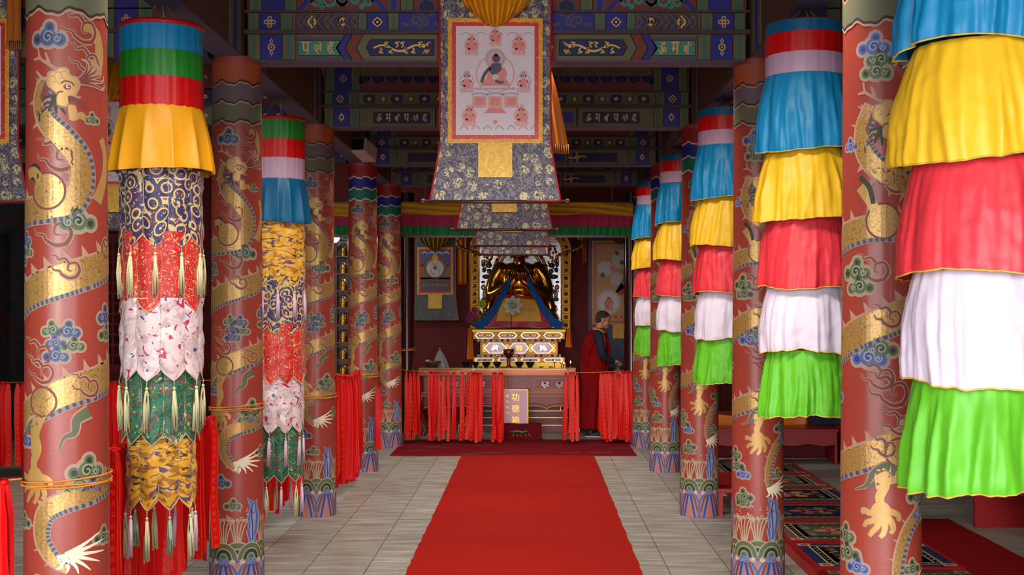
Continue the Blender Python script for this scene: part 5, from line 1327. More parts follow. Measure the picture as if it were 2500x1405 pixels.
mb = MB(); mb.tube([(0, .02, 0), (-.02, .03, -.15), (-.03, .02, -.335)], .005, LFG, 6); mb.sphere((0, .02, -.03), .06, LFG, 12, 6, (1.3, .2, 1)); mb.build('stem', t)
t = thing('flower_spray', 'spray of lime and magenta artificial flowers beside the statue knee', 'flowers', (-.80, 18.30, 1.462)); 
mb = MB(); lotus(mb, (.06, -.03, .36), .075, LYG, 3); mb.build('lime_flower', t); mb = MB()
for x, z in ((-.04, .27), (-.10, .21), (-.03, .17), (-.12, .14)): lotus(mb, (x, -.02, z), .055, LM, 2)
mb.build('magenta_flowers', t); mb = MB()
for x, z in ((.06, .33), (-.04, .25), (-.1, .19), (-.03, .15), (-.12, .12)): mb.tube([(0, 0, .0), (x*.5, 0, z*.6), (x, 0, z)], .004, LFG, 5); mb.sphere((x*.7, -.01, z*.7), .025, LFG, 8, 5, (1, .3, 1.4))
mb.build('stems', t)

# backboard (flaming throne back)
BKB = thing('throne_backboard', 'tall silver throne back in a gold studded frame, curling gold arms above', 'backboard', (-.19, 18.98, 1.45))
W, Hh, fw = .75, 1.62, .135
mb = MB(); n = 16
arch = [(W*cos(pi*i/n), Hh-.42+.42*sin(pi*i/n)) for i in range(n+1)]
inner = [((W-fw)*cos(pi*i/n), Hh-.42+(.42-fw)*sin(pi*i/n)) for i in range(n+1)]
out = [(W, 0)]+arch+[(-W, 0)]; inn = [(W-fw, 0)]+inner+[(-(W-fw), 0)]
for i in range(len(out)-1):
    a, b, c, d = out[i], out[i+1], inn[i+1], inn[i]
    q = [(a[0], -.05, a[1]), (b[0], -.05, b[1]), (c[0], -.05, c[1]), (d[0], -.05, d[1])]; q2 = [(x, .05, z) for x, y, z in q]
    mb.add(q+q2, [(3, 2, 1, 0), (4, 5, 6, 7), (0, 1, 5, 4), (2, 3, 7, 6)], GLD)
mb.tube([(x, -.052, z) for x, z in out], .012, GO, 6); mb.tube([(x, -.052, z) for x, z in inn], .010, GO, 6)
mb.build('gold_frame', BKB)
# evenly spaced studs
mid = [((o_[0]+i_[0])/2, (o_[1]+i_[1])/2) for o_, i_ in zip(out, inn)]
cum = [0]
for i in range(1, len(mid)): cum.append(cum[-1]+math.hypot(mid[i][0]-mid[i-1][0], mid[i][1]-mid[i-1][1]))
d = .06; k = 0
while d < cum[-1]:
    i = max(j for j in range(len(cum)) if cum[j] <= d); f = (d-cum[i])/(cum[i+1]-cum[i]); x = mid[i][0]+(mid[i+1][0]-mid[i][0])*f; z = mid[i][1]+(mid[i+1][1]-mid[i][1])*f
    s_ = MB(); s_.sphere((x, -.052, z), .034, GO, 12, 7, (1, .4, 1)); s_.sphere((x, -.064, z), .02, GEMR if k % 2 else GEMB, 10, 6, (1, .5, 1)); s_.tube([(x-.045, -.055, z+.055), (x+.045, -.055, z+.055)], .006, GO, 5); s_.build('jewel_stud', BKB)
    d += .116; k += 1
mb = MB(); mb.box((-(W-fw), .0, 0), (W-fw, .03, Hh-.42), SLV); mb.poly(inner, SLV, .0, .03); mb.build('silver_panel', BKB)
rnd = random.Random(9); mb = MB()
HL = [(.36*cos(pi*i/20)*1.02, .78+.42*sin(pi*i/20)) for i in range(21)]
mb.tube([(.31, -.02, .1)]+[(a*.92, -.02, b) for a, b in HL]+[(-.31, -.02, .1)], .02, GO, 8)
for i in range(30):
    a = pi*i/29; x, z = .40*cos(a), .80+.44*sin(a)
    mb.sphere((x, -.02, z), .026, GO if i % 3 else GEMR, 8, 5, (1, .6, 1.3))
for i in range(10):
    for s_ in (-1, 1): mb.sphere((s_*(.34+.02*sin(i*2)), -.02, .12+.07*i), .022, GO if i % 2 else SLV, 8, 5, (1, .6, 1.2))
mb.build('gold_halo_arch', BKB)
for s_ in (-1, 1):
    L_ = MB()  # carved column of beasts and scrolls either side
    def bl(x, z, rx, rz, m, y=-.02): L_.sphere((s_*x, y, z), 1, m, 10, 6, (rx, .025, rz))
    for x, z, rx, rz, m in ((.50, .26, .045, .05, SLV), (.52, .33, .03, .03, GEMR), (.46, .42, .05, .03, GEMG), (.54, .44, .04, .03, GEMG), (.50, .15, .06, .05, SLV), (.55, .10, .03, .05, GEMR), (.44, .16, .03, .03, GEMB),
                            (.47, .56, .085, .035, SLV), (.55, .62, .035, .045, SLV), (.555, .70, .03, .02, GEMB), (.41, .52, .015, .05, SLV), (.44, .50, .015, .05, SLV), (.52, .50, .015, .05, SLV), (.55, .51, .015, .05, SLV), (.555, .60, .012, .012, GEMR),
                            (.50, .78, .07, .035, GEMB), (.43, .80, .05, .03, GEMB), (.46, .86, .04, .04, GEMG), (.54, .88, .03, .04, GEMB), (.47, .95, .05, .04, mat('maroon_enamel', s2l(96, 20, 24), .3)), (.55, .97, .03, .05, GEMB), (.42, .70, .03, .03, GEMB)): bl(x, z, rx, rz, m)
    for i in range(26): bl(.42+.16*rnd.random(), .98+.22*rnd.random(), .018, .026, GO if i % 4 else MATS['maroon_enamel'], -.03)
    for i in range(22): bl(.40+.19*rnd.random(), .10+.85*rnd.random(), .012, .014, GO if i % 2 else GEMR, -.035)
    L_.build('carved_beasts', BKB)
    A = MB(); q = smooth_path([(s_*.58, -.05, 1.10, .02), (s_*.70, -.06, 1.15, .024), (s_*.84, -.07, 1.19, .026), (s_*.93, -.07, 1.25, .03), (s_*.93, -.07, 1.33, .028), (s_*.88, -.07, 1.37, .022), (s_*.87, -.07, 1.32, .014)], 6)
    A.tube([a[:3] for a in q], [a[3] for a in q], GLD, 10)
    for i in range(7): a = q[6+i*4] if 6+i*4 < len(q) else q[-1]; A.sphere((a[0], a[1]-.02, a[2]), .016, GO if i % 2 else GEMB, 8, 5)
    A.lathe([(.001, 1.46), (.02, 1.42), (.035, 1.38), (.02, 1.34), (.001, 1.32)], GO, 8, c=(s_*.92, -.07, 0)); A.build('curling_arm', BKB)

# things on the table
def bowl(x, y, w_, h, lab, name='offering_bowl', m=DKM, grp='dark bronze offering bowls in a row', fill=True):
    mb = MB(); r = w_/2; mb.lathe([(r*.45, 0), (r*.5, .006), (r*.4, .014), (r*.75, h*.5), (r*.98, h*.92), (r, h), (r*.94, h), (r*.88, h*.88), (.0001, h*.84)], m, 24)
    o = mb.build(name, loc=(x, y, .931)); return tag(o, lab, 'bowl', grp)
YT = 17.66; S_ = 3100/YT; px = lambda v: (v-1301)/S_
t = bowl(px(1138), YT, .135, .085, 'straight-sided dark bowl, the broadest one, standing apart from the goblet by the fruit', m=DKM)
for v, w_, lab in ((1161, .10, 'small dark offering bowl just after the broad straight-sided one'), (1187, .125, 'dark offering bowl two places before the brass goblet'), (1214, .12, 'dark offering bowl right next to the brass goblet, on its fruit side'),
                   (1268, .13, 'dark offering bowl just past the tall brass goblet'), (1294, .13, 'last dark offering bowl, nearest to the little burning lamps')):
    bowl(px(v), YT, w_, .082, lab)
t = thing('brass_goblet', 'tall aged brass goblet standing among the dark bowls on the table', 'goblet', (px(1242), YT-.06, .931))
MB().lathe([(.055, 0), (.058, .01), (.03, .03), (.02, .07), (.028, .10), (.018, .13)], BRS, 24).build('foot', t)
MB().lathe([(.018, .13), (.05, .16), (.068, .20), (.075, .26), (.07, .26), (.062, .20), (.001, .17)], BRS, 24).build('cup', t)
mb0 = None
for k, (v, yy, h, lab) in enumerate(((1354, 17.62, .085, 'butter lamp with a flame, the first one after the bowls'), (1371, 17.66, .07, 'butter lamp flame in the middle of the cluster, behind its twin'), (1376, 17.58, .055, 'lowest butter lamp flame of the cluster'), (1393, 17.62, .068, 'solitary butter lamp at the glass end of the offering table'))):
    t = thing('butter_lamp', lab, 'lamp', ((v-1301)/(3100/yy), yy, .931), 0, 'butter lamps on the offering table')
    MB().lathe([(.016, 0), (.006, .012), (.006, h-.02), (.018, h-.006), (.018, h), (.001, h-.004)], BRS, 14).build('cup', t)
    MB().lathe([(.001, h), (.006, h+.006), (.0065, h+.014), (.003, h+.026), (.0005, h+.034)], FL, 10).build('flame', t)
    lamp('butter_flame_light', 'POINT', (t.location.x, yy-.01, .931+h+.04), (0, 0, 0), .5, (1, .6, .25), shadow_soft_size=.01)
# small gold saucers between bowls
for k, v in enumerate((1174, 1201, 1227, 1255, 1322, 1345)):
    mb = MB().lathe([(.02, 0), (.034, .02), (.038, .026), (.032, .024), (.001, .012)], GO, 18); o = mb.build('gold_saucer', loc=(px(v), YT-.12, .931)); tag(o, 'small bright gold saucer ' + ['beside the broad straight-sided bowl', 'before the gap between the two middle dark bowls', 'just before the foot of the brass goblet', 'on the far side of the brass goblet foot', 'past the last dark bowl', 'nearest the burning butter lamps'][k], 'saucer', 'gold saucers between the bowls')
# fruit bowl and plastic bag
bx, by = px(1056), 17.66
o = MB().lathe([(.05, 0), (.06, .01), (.09, .04), (.125, .09), (.12, .092), (.08, .04), (.001, .02)], mat('brown_wicker', s2l(86, 52, 32), .7), 28).build('fruit_bowl', loc=(bx, by, .931)); tag(o, 'brown bowl of fruit at the far end of the offering table', 'bowl')
FR = [(-.065, -.03, .10, .042, s2l(206, 190, 70), 'yellow pear-coloured apple on top of the fruit bowl'), (-.02, -.05, .09, .036, s2l(150, 150, 60), 'green apple in the fruit bowl'), (.03, -.05, .085, .036, s2l(150, 60, 40), 'red apple in the fruit bowl'), (.075, -.02, .08, .034, s2l(170, 110, 40), 'orange fruit at the bag side of the fruit bowl'), (.0, .03, .085, .036, s2l(140, 44, 34), 'dark red apple at the back of the fruit bowl')]
for dx, dy, dz, r, c, lab in FR:
    t = thing('fruit', lab, 'fruit', (bx+dx, by+dy, .931+dz-.02), 0, 'fruit in the bowl'); m = mat('fruit_skin_%d' % int(dx*1000+100), c, .45)
    mb = MB().lathe([(.001, -.9*r), (.5*r, -.85*r), (.95*r, -.2*r), (.9*r, .4*r), (.5*r, .82*r), (.12*r, .72*r), (.001, .66*r)], m, 18); mb.build('flesh', t); MB().tube([(0, 0, .6*r), (.003, 0, 1.1*r)], .002, DKM, 5).build('stalk', t)
BAG = mat('thin_clear_plastic', s2l(190, 200, 205), .25, alpha=.42)
mb = MB()
def bg(u, v):
    a = 2*pi*u; r = (.115*(1-v)**.75+.008)*(1+.12*sin(5*a+3*v)); return (r*cos(a)+.01, r*.8*sin(a), .24*v)
mb.grid(bg, 40, 20, BAG); 
mb.grid(lambda u, v: (.01+.03*(u-.5)*(.3+v), .01*sin(u*9), .236+.035*v), 8, 4, BAG)
o = mb.build('plastic_bag', loc=(px(1064)+.035, by+.17, .931)); tag(o, 'knotted clear plastic bag standing behind the fruit bowl', 'bag')

# donation box and kneeling bench
PK = mat('pale_pink_lacquer', s2l(214, 160, 176), .4, coat=.2, var=.06)
t = thing('donation_box', 'pink donation box with gold characters standing before the offering table', 'box', (-.235, 17.30, 0))
MB().box((-.17, -.09, 0), (.17, .09, .66), PK).build('body', t, bevel=.004)
mb = MB()
for a in ((-.172, -.092, 0, -.164, .66), (.164, -.092, 0, .172, .66)): mb.box((a[0], -.095, a[2]), (a[3], -.088, a[4]), GO)
mb.box((-.172, -.095, .652), (.172, -.088, .66), GO); mb.build('gilt_edging', t)
mb = MB()
for k, ch in enumerate('功德箱'): put_text(mb, ch, .11, GO, (.0, -.0925, .555-k*.155), .0015)
for k, ch in enumerate('随喜功德'): put_text(mb, ch, .045, GO, (-.115, -.0925, .57-k*.075), .0008)
mb.build('gold_characters', t)
t = thing('kneeling_bench', 'low kneeling bench covered by a dark red rug with a green motif', 'bench', (-.155, 16.93, 0))
MB().box((-.24, -.10, 0), (.24, .12, .20), LD).build('bench_body', t, bevel=.01)
KR = carpet_mat('maroon_bench_rug_pile', s2l(96, 14, 22))
mb = MB()
def kr(u, v):
    s_ = v*.62; x = (u-.5)*.50
    if s_ < .24: return (x*(1.08), .13-s_, .212+.004*sin(u*9))
    if s_ < .42: return (x*(1.08+.10*(s_-.24)), -.11-.04*(s_-.24), .212-(s_-.24)*1.0+.0)
    return (x*1.12, -.117-(s_-.42), max(.014, .03-(s_-.42)*.1))
mb.grid(kr, 24, 40, KR, flip=True)
p = Paint(); 
mb.build('rug_cover', t, solid=.006)
mb = MB()
for k in range(5): mb.tube([(-.10+.05*k, -.13, .10), (-.09+.05*k+.01*(k-2), -.135, .05)], .006, GLD, 5)
mb.tube([(-.14, -.128, .12), (-.06, -.128, .135), (.02, -.128, .12), (.08, -.128, .135)], .014, mat('green_embroidery', s2l(40, 130, 60), .7), 6); mb.build('green_motif', t)

# posts, canopy valance, back wall scrolls
PST = mat('black_red_lacquer_post', s2l(52, 14, 14), .18, coat=.6)
for x, lab in ((-1.68, 'dark glossy round post by the white-figure scroll'), (1.315, 'dark glossy round post behind the monk')):
    t = thing('altar_post', lab, 'post', (x, 16.95, 0), 0, 'dark posts carrying the altar canopy')
    t2 = MB().lathe([(.105, 0), (.10, .02), (.098, 3.3)], PST, 32); t2.build('shaft', t)
    MB().lathe([(.15, 0), (.15, .05), (.12, .09), (.106, .10)], mat('grey_stone_base', s2l(110, 100, 90), .8), 28).build('stone_base', t)
V1 = satin('valance_gold_silk', s2l(236, 180, 34)); V2 = satin('valance_magenta_silk', s2l(204, 44, 96)); V3 = satin('valance_green_silk', s2l(16, 140, 62))
def valance(x0, x1, y, lab):
    t = thing('canopy_valance', lab, 'valance', ((x0+x1)/2, y, 2.7), 0, 'three-coloured valances along the altar front'); W = (x1-x0)/2; rnd = random.Random(int(x0*10)); nu = int(W*90)
    for nm, z0, z1, m, amp, fr, yo in (('green_ruffle', .03, .20, V3, .014, 34, .0), ('magenta_ruffle', .145, .32, V2, .010, 30, -.018), ('gold_swag', .29, .455, V1, .012, 3.2, -.035)):
        mb = MB(); ph = rnd.uniform(0, 6)
        def fn(u, v):
            x = (u-.5)*2*W; t_ = 1-v
            f = sin(x*fr*2.2+ph)+.5*sin(x*fr*3.7+1)+.3*sin(x*fr*1.3)
            sag = (.012*sin(x*3.1+ph)+.008*sin(x*7)) if nm == 'gold_swag' else .006*sin(x*3.1)
            return (x, yo-amp*t_*f-.02*t_+(.012*sin(v*14+x*5) if nm == 'gold_swag' else 0), z0+(z1-z0)*v+sag-.008*f*t_)
        mb.grid(fn, nu, 10, m); mb.build(nm, t)
    MB().box((-W, .01, .0), (W, .03, .47), LD).build('backing_board', t)
    for k in (-1, 0, 1): MB().tube([(k*W*.8, .02, .46), (k*W*.8, .02, 1.60)], .005, ROPE, 5).build('hanging_rope', t)
valance(-1.74, 1.36, 16.82, 'gold, magenta and green silk valance over the whole altar front')
valance(-4.2, -2.05, 16.82, 'gold, magenta and green silk valance above the shelves of tiny statues')
thangka(-1.50, 19.50, 'small scroll painting of a white many-headed figure on the red back wall', pic=picture_white, zb=1.57, w_top=.64, w_bot=.74, back=K_coin, ztop=2.95, pw=.45, ph=.63, pz=.445, group='scrolls on the back wall', sc=1.0)
thangka(1.33, 19.50, 'tall apricot scroll painting on navy cloth behind the monk', pic=picture_apricot, zb=.84, w_top=.96, w_bot=1.0, back=K_navyp, ztop=3.1, pw=.74, ph=1.19, pz=.715, group='scrolls on the back wall', sc=1.0)
for x, lab, m in ((-1.08, 'dull orange silk scarf hanging beside the small white-figure scroll', OC), (.79, 'narrow orange silk scarf beside the tall apricot scroll', OC)):
    mb = MB().grid(lambda u, v: ((u-.5)*(.14 if x < 0 else .06), .02*sin(u*12), .95*v), 14, 10, m)
    o = mb.build('silk_scarf', loc=(x, 19.45, 2.12 if x < 0 else 2.45), solid=.003); tag(o, lab, 'scarf')

# shelves of tiny statues
SH = thing('statue_shelves', 'dark red shelf wall divided into small niches for golden figurines', 'shelves', (-2.90, 19.40, 0))
ORD = ['first', 'second', 'third', 'fourth', 'fifth', 'sixth', 'seventh', 'eighth', 'ninth']
nc, nr, cw, rh = 5, 9, .186, .262; x0 = -nc*cw/2; zb = .72
mb = MB().box((x0-.03, .10, .0), (-x0+.03, .14, zb+nr*rh+.05), LD); mb.build('back_panel', SH)
MB().box((x0-.03, -.10, 0), (-x0+.03, .10, zb-.02), LD).build('cupboard_base', SH)
for k in range(nr+1): MB().box((x0-.03, -.10, zb+k*rh-.02), (-x0+.03, .10, zb+k*rh), LQ).build('shelf', SH)
for k in range(nc+1): MB().box((x0+k*cw-.012, -.095, zb), (x0+k*cw+.012, .10, zb+nr*rh-.02), LD).build('divider', SH)
fig = MB(); 
fig.lathe([(.055, 0), (.06, .01), (.045, .02), (.058, .03), (.05, .045)], GO, 16); fig.sphere((0, 0, .06), .05, GO, 14, 7, (1.15, .8, .45)); fig.lathe([(.032, .06), (.03, .09), (.038, .12), (.02, .14), (.012, .15)], GO, 14, sy=.7)
fig.sphere((0, -.002, .162), .019, GO, 10, 7); fig.sphere((0, 0, .182), .009, GO, 8, 5)
for s_ in (-1, 1): fig.tube([(s_*.036, 0, .125), (s_*.05, -.01, .095), (s_*.02, -.035, .08)], [.011, .010, .007], GO, 6)
fbody = fig.mesh('figurine_body'); hal = MB().lathe([(.001, 0), (.068, .001), (.072, .005), (.068, .009), (.001, .010)], mat('pewter_halo', s2l(150, 140, 136), .3, .8), 24).mesh('figurine_halo')
FG = None
for r in range(nr):
    for c in range(nc):
        t = thing('golden_figurine', 'tiny gold figurine, %s shelf row from the top, %s niche from the wall side' % (ORD[nr-1-r], ORD[c]), 'figurine', (-2.90+x0+(c+.5)*cw, 19.38, zb+r*rh+.001), 0, 'golden figurines in the niches')
        link('body', fbody, t); link('halo', hal, t, (0, .035, .12), (R(90), 0, 0))
# hanging bulb
t = thing('hanging_bulb', 'glaring white bulb hanging before the shelves of figurines', 'lamp', (-2.88, 18.4, 2.74))
MB().sphere((0, 0, .05), .08, mat('glowing_bulb_glass', (1, 1, 1), .3, emit=(.95, 1, .98), estr=30), 18, 12).build('bulb', t)  # sphere oversized so its glowing shape takes in the glare
MB().lathe([(.02, .12), (.022, .125), (.022, .15), (.012, .16)], DKM, 14).build('socket', t); MB().tube([(0, 0, .16), (0, 0, ZC-2.745)], .004, DKM, 6).build('cable', t)
lamp('bulb_light', 'POINT', (-2.88, 18.25, 2.78), (0, 0, 0), 22, (.95, 1, .98), shadow_soft_size=.06)
# white box on the lengthwise beam
t = thing('wall_box', 'small white rectangular box fixed askew to the dark beam', 'box', (-1.69, 12.7, 3.30)); WB = mat('off_white_plastic', s2l(190, 168, 164), .45)
mb = MB().box((-.075, -.15, -.02), (.075, .15, .13), WB); o = mb.build('casing', t, rot=(R(-14), 0, R(-16)), bevel=.012)
MB().box((-.095, -.02, .03), (-.06, .02, .07), DKM).build('bracket', t)
MB().box((-.06, -.165, .0), (.06, -.152, .11), mat('dark_lens_glass', s2l(30, 24, 24), .1), ).build('front_plate', t, rot=(R(-14), 0, R(-16)))
# ------------------------------------------------------------------ red prayer ribbons on their cords
def ribbon_mat(name, text):
    m = bpy.data.materials.new(name); m.use_nodes = True; t = m.node_tree; b = t.nodes['Principled BSDF']; MATS[name] = m
    tc = t.nodes.new('ShaderNodeTexCoord'); sp = t.nodes.new('ShaderNodeSeparateXYZ'); t.links.new(tc.outputs['UV'], sp.inputs[0])
    col = s2l(214, 10, 10)
    if text:
        n = tex(t, 'Noise', mapping(t, (9, 260, 1), (0, 0, 0), 'UV'), Scale=1.0, Detail=1)
        f1 = mathn(t, 'GREATER_THAN', n.outputs['Fac'], .56)
        cell = mathn(t, 'LESS_THAN', mathn(t, 'FRACT', mathn(t, 'MULTIPLY', sp.outputs['Y'], 17.0)), .55)
        band = mathn(t, 'LESS_THAN', mathn(t, 'ABSOLUTE', mathn(t, 'SUBTRACT', sp.outputs['X'], .5)), .19)
        f = mathn(t, 'MULTIPLY', mathn(t, 'MULTIPLY', f1, cell), band)
        edge = mathn(t, 'GREATER_THAN', mathn(t, 'ABSOLUTE', mathn(t, 'SUBTRACT', sp.outputs['X'], .5)), .40)
        edge2 = mathn(t, 'MULTIPLY', edge, mathn(t, 'LESS_THAN', mathn(t, 'ABSOLUTE', mathn(t, 'SUBTRACT', sp.outputs['X'], .5)), .43))
        f = mathn(t, 'MAXIMUM', f, edge2)
        t.links.new(mixc(t, f, col, s2l(216, 104, 46)), b.inputs['Base Color'])
    else: b.inputs['Base Color'].default_value = L(*col)
    b.inputs['Roughness'].default_value = .42; b.inputs['Specular IOR Level'].default_value = .25
    return m
RT, RP = ribbon_mat('red_ribbon_gold_print', True), ribbon_mat('plain_red_ribbon', False)
def ribbon_mesh(seed, ln, wd, m):
    rnd = random.Random(seed); mb = MB(); ph = [rnd.uniform(0, 6) for _ in range(4)]; tw = rnd.uniform(-.5, .5)
    for s_, l2, m2 in ((-1, ln, m), (1, ln*rnd.uniform(.86, .99), m)):
        sk = rnd.uniform(-.02, .02)
        def fn(u, v, s_=s_, l2=l2):
            t = 1-v; a = tw*t+.35*sin(3*t+ph[0])*t; w_ = wd*(.45+.55*min(1, t*7))*(u-.5)
            x = sk*t+.008*sin(5*t+ph[1])*t+w_*cos(a); y = s_*(.006+.008*t)+w_*sin(a)+.008*sin(7*t+ph[2])*t+.002*cos(pi*4*u)
            return (x, y, -l2*t)
        st = len(mb.f); mb.grid(fn, 4, 22, m2)
        for fi in range(st, len(mb.f)): mb.uv[fi] = [(q[0], q[1]*l2) for q in mb.uv[fi]]
    # the knot round the cord with its two short ends
    mb.sphere((0, 0, -.008), .014, RP, 8, 6, (1.2, 1.1, 1.3))
    for s_ in (-1, 1):
        a = rnd.uniform(.3, 1.1)
        mb.grid(lambda u, v: (s_*(.005+.055*v*cos(a))+(u-.5)*.006, -.012-.012*v+(u-.5)*.03*(.4+.6*v), .002+.05*v*sin(a)*(1 if rnd else 1)-.03*v*v), 3, 5, RP)
    return mb.mesh('prayer_ribbon')
RL = [ribbon_mesh(i, .88, .042+.006*(i % 3), RT if i % 5 in (0, 1, 3) else RP) for i in range(10)]
RLL = [ribbon_mesh(40+i, .95, .060+.008*(i % 3), RT if i % 3 == 0 else RP) for i in range(9)]
rr = random.Random(11)
def hang(pool, x, y, z, lab, grp, rz, sc=1.0, k=None):
    me = pool[rr.randrange(len(pool)) if k is None else k % len(pool)]
    o = link('prayer_ribbon', me, loc=(x, y, z), rot=(0, 0, rz)); o.scale = (1, 1, sc)
    if lab.startswith('red ribbon') or lab.startswith('dim red ribbon'):
        lab = ('gold-printed ' if me.materials[0] == RT else 'plain ')+lab
    return tag(o, lab, 'ribbon', grp)
CORD = mat('orange_cord_fibre', s2l(216, 130, 40), .7)
def cord(name, pts, lab, rad=.004):
    c = Vector(pts[0]); mb = MB().tube([Vector(p)-c for p in pts], rad, CORD, 6); o = mb.build(name, loc=c); return tag(o, lab, 'cord')
def span(a, b, sag, n=14): return [tuple(a[i]+(b[i]-a[i])*k/n - (sag*4*(k/n)*(1-k/n) if i == 2 else 0) for i in range(3)) for k in range(n+1)]
def wraps(name, x, y, z, lab, r=None):
    r = (r or colrad(z))+.010; mb = MB()
    for k, dz in enumerate((0, .016, -.012)):
        mb.tube([(r*cos(a*pi/16), r*sin(a*pi/16), dz+.012*sin(a*pi/16+k*1.3)) for a in range(33)], .0038, CORD, 5)
    o = mb.build(name, loc=(x, y, z)); return tag(o, lab, 'cord', 'cord loops round the columns')
YA = 16.38; KA = 3100/YA
# altar front: one list of screen-read bundles turned into metres along the cord
AL = [(c-1301)/KA for c in (992, 1001, 1010, 1021)], [(c-1301)/KA for c in (1047, 1055, 1063, 1071, 1083, 1092)], [(1109-1301)/KA], [(1128-1301)/KA], [(1143-1301)/KA], [(c-1301)/KA for c in (1152, 1157, 1163, 1168, 1174)], [(c-1301)/KA for c in (1205, 1211, 1218, 1226)], [(c-1301)/KA for c in (1383, 1392, 1401, 1410)], [(c-1301)/KA for c in tuple(1467+6.0*i for i in range(20))]
AN = ['red ribbon in the first small bunch, beside the dark post and the white-figure scroll', 'red ribbon in the bunch hanging under the fruit bowl', 'single gold-printed red ribbon right of the fruit bowl bunch', 'single narrow plain red ribbon hanging before the offering table', 'thinnest single red ribbon before the offering table, next to the thick bunch',
      'red ribbon in the thick bunch between the thin single ribbons and the donation box', 'red ribbon in the bunch right beside the pink donation box', 'red ribbon in the bunch between the offering table end and the monk', 'red ribbon in the dense row hiding the lower half of the monk']
for g_, (xs, lab) in enumerate(zip(AL, AN)):
    for k, x in enumerate(xs):
        z = .955-.03*4*((x+1.7)/3.2)*(1-(x+1.7)/3.2)
        hang(RL, x+rr.uniform(-.008, .008), YA+rr.uniform(-.03, .03)+(.03 if k % 2 else 0), z, lab, 'ribbon bunch %s' % 'before the altar' if len(xs) == 1 else lab.replace('red ribbon in the ', 'ribbons of the '), rr.uniform(-.25, .25), rr.uniform(.97, 1.04), 5 if g_ in (3, 4) else (k*3+g_))
        if len(xs) == 1: bpy.data.objects[-1] if False else None
cord('ribbon_cord', span((-1.70, 16.15, .99), (-1.60, YA, .955), .0, 4)+span((-1.60, YA, .955), (1.36, YA, .955), .03, 24)+[(1.42, 16.3, 1.0)], 'orange cord stretched across the altar front, carrying the red ribbons')
# along the left row
def row_ribbons(a, b, z0, z1, n, lab, grp, ln, xo=0.0, pool=RLL, jitter=.03):
    for k in range(n):
        t = (k+.5)/n+rr.uniform(-.3, .3)/n; bulge = xo*sin(pi*t)
        x = a[0]+(b[0]-a[0])*t+bulge+rr.uniform(-jitter, jitter); y = a[1]+(b[1]-a[1])*t; z = z0+(z1-z0)*t-.05*sin(pi*t)
        part_ = '' if n < 20 else (', nearer the doorway', ', about midway', ', nearer the altar')[min(2, k*3//n)] if 'across' not in lab else (', wall end', ', middle part', ', column end')[min(2, k*3//n)]
        hang(pool, x, y, z, lab+part_, grp, rr.uniform(-.6, .9), ln*rr.uniform(.92, 1.05))
def bulged(a, b, z0, z1, xo, n=18): return [(a[0]+(b[0]-a[0])*k/n+xo*sin(pi*k/n), a[1]+(b[1]-a[1])*k/n, z0+(z1-z0)*k/n-.05*sin(pi*k/n)) for k in range(n+1)]
c1, c2, c3, c4 = COLS['L1'], COLS['L2'], COLS['L3'], COLS['L4']
A1, B1 = (c1[0]-.06, c1[1]+.2), (c2[0]-.10, c2[1]-.2)
row_ribbons(A1, B1, 1.12, 1.12, 44, 'red ribbon on the cord between first and second dragon column', 'ribbons between first and second column', .92, -.20)
cord('ribbon_cord', bulged(A1, B1, 1.12, 1.12, -.20), 'orange cord from the first to the second dragon column')
A2, B2 = (c2[0]-.06, c2[1]+.2), (c3[0]-.10, c3[1]-.2)
row_ribbons(A2, B2, 1.12, 1.02, 36, 'red ribbon on the cord between second and third dragon column', 'ribbons between second and third column', .90, -.18, jitter=.012)
cord('ribbon_cord', bulged(A2, B2, 1.12, 1.02, -.18), 'orange cord from the second to the third dragon column')
A3, B3 = (c3[0]-.02, c3[1]+.2), (c4[0]-.04, c4[1]-.2)
row_ribbons(A3, B3, 1.22, 1.10, 36, 'red ribbon on the cord between third and fourth dragon column', 'ribbons between third and fourth column', 1.05, .10)
cord('ribbon_cord', bulged(A3, B3, 1.22, 1.10, .10), 'orange cord from the third to the fourth dragon column')
A0, B0 = (-4.4, 4.78), (c1[0]-.13, c1[1]-.12)
row_ribbons((-2.42, 4.90), (c1[0]-.185, c1[1]-.13), 1.06, 1.12, 18, 'red ribbon at the very edge of the picture, before the nearest dragon column', 'ribbons outside the nearest column', .98, 0, jitter=.01)
cord('ribbon_cord', bulged(A0, B0, 1.05, 1.12, 0), 'orange cord running sideways from the nearest dragon column')
row_ribbons((-6.0, 13.0), (-3.7, 13.4), 1.04, 1.04, 40, 'dim red ribbon on the far aisle cord', 'ribbons across the side aisle', .97, 0)
cord('ribbon_cord', bulged((-6.75, 12.9), (c4[0]-.16, c4[1]), 1.04, 1.04, 0), 'cord strung across the far side aisle with dim red ribbons')
hang(RLL, -1.655, 13.60, .92, 'single red ribbon hanging against the fourth dragon column', 'lone ribbon', .2, .70, 1)
wraps('cord_loops', c1[0], c1[1], 1.10, 'orange cord wound round the nearest dragon column')
wraps('cord_loops', c2[0], c2[1], 1.155, 'orange cord wound round the second dragon column, just above the claw')
wraps('cord_loops', c3[0], c3[1], 1.015, 'orange cord wound round the third dragon column')
wraps('cord_loops', c4[0], c4[1], 1.03, 'orange cord wound round the fourth dragon column')
wraps('cord_loops', -1.68, 16.95, 1.21, 'thin orange cord tied round the dark altar post', .10)

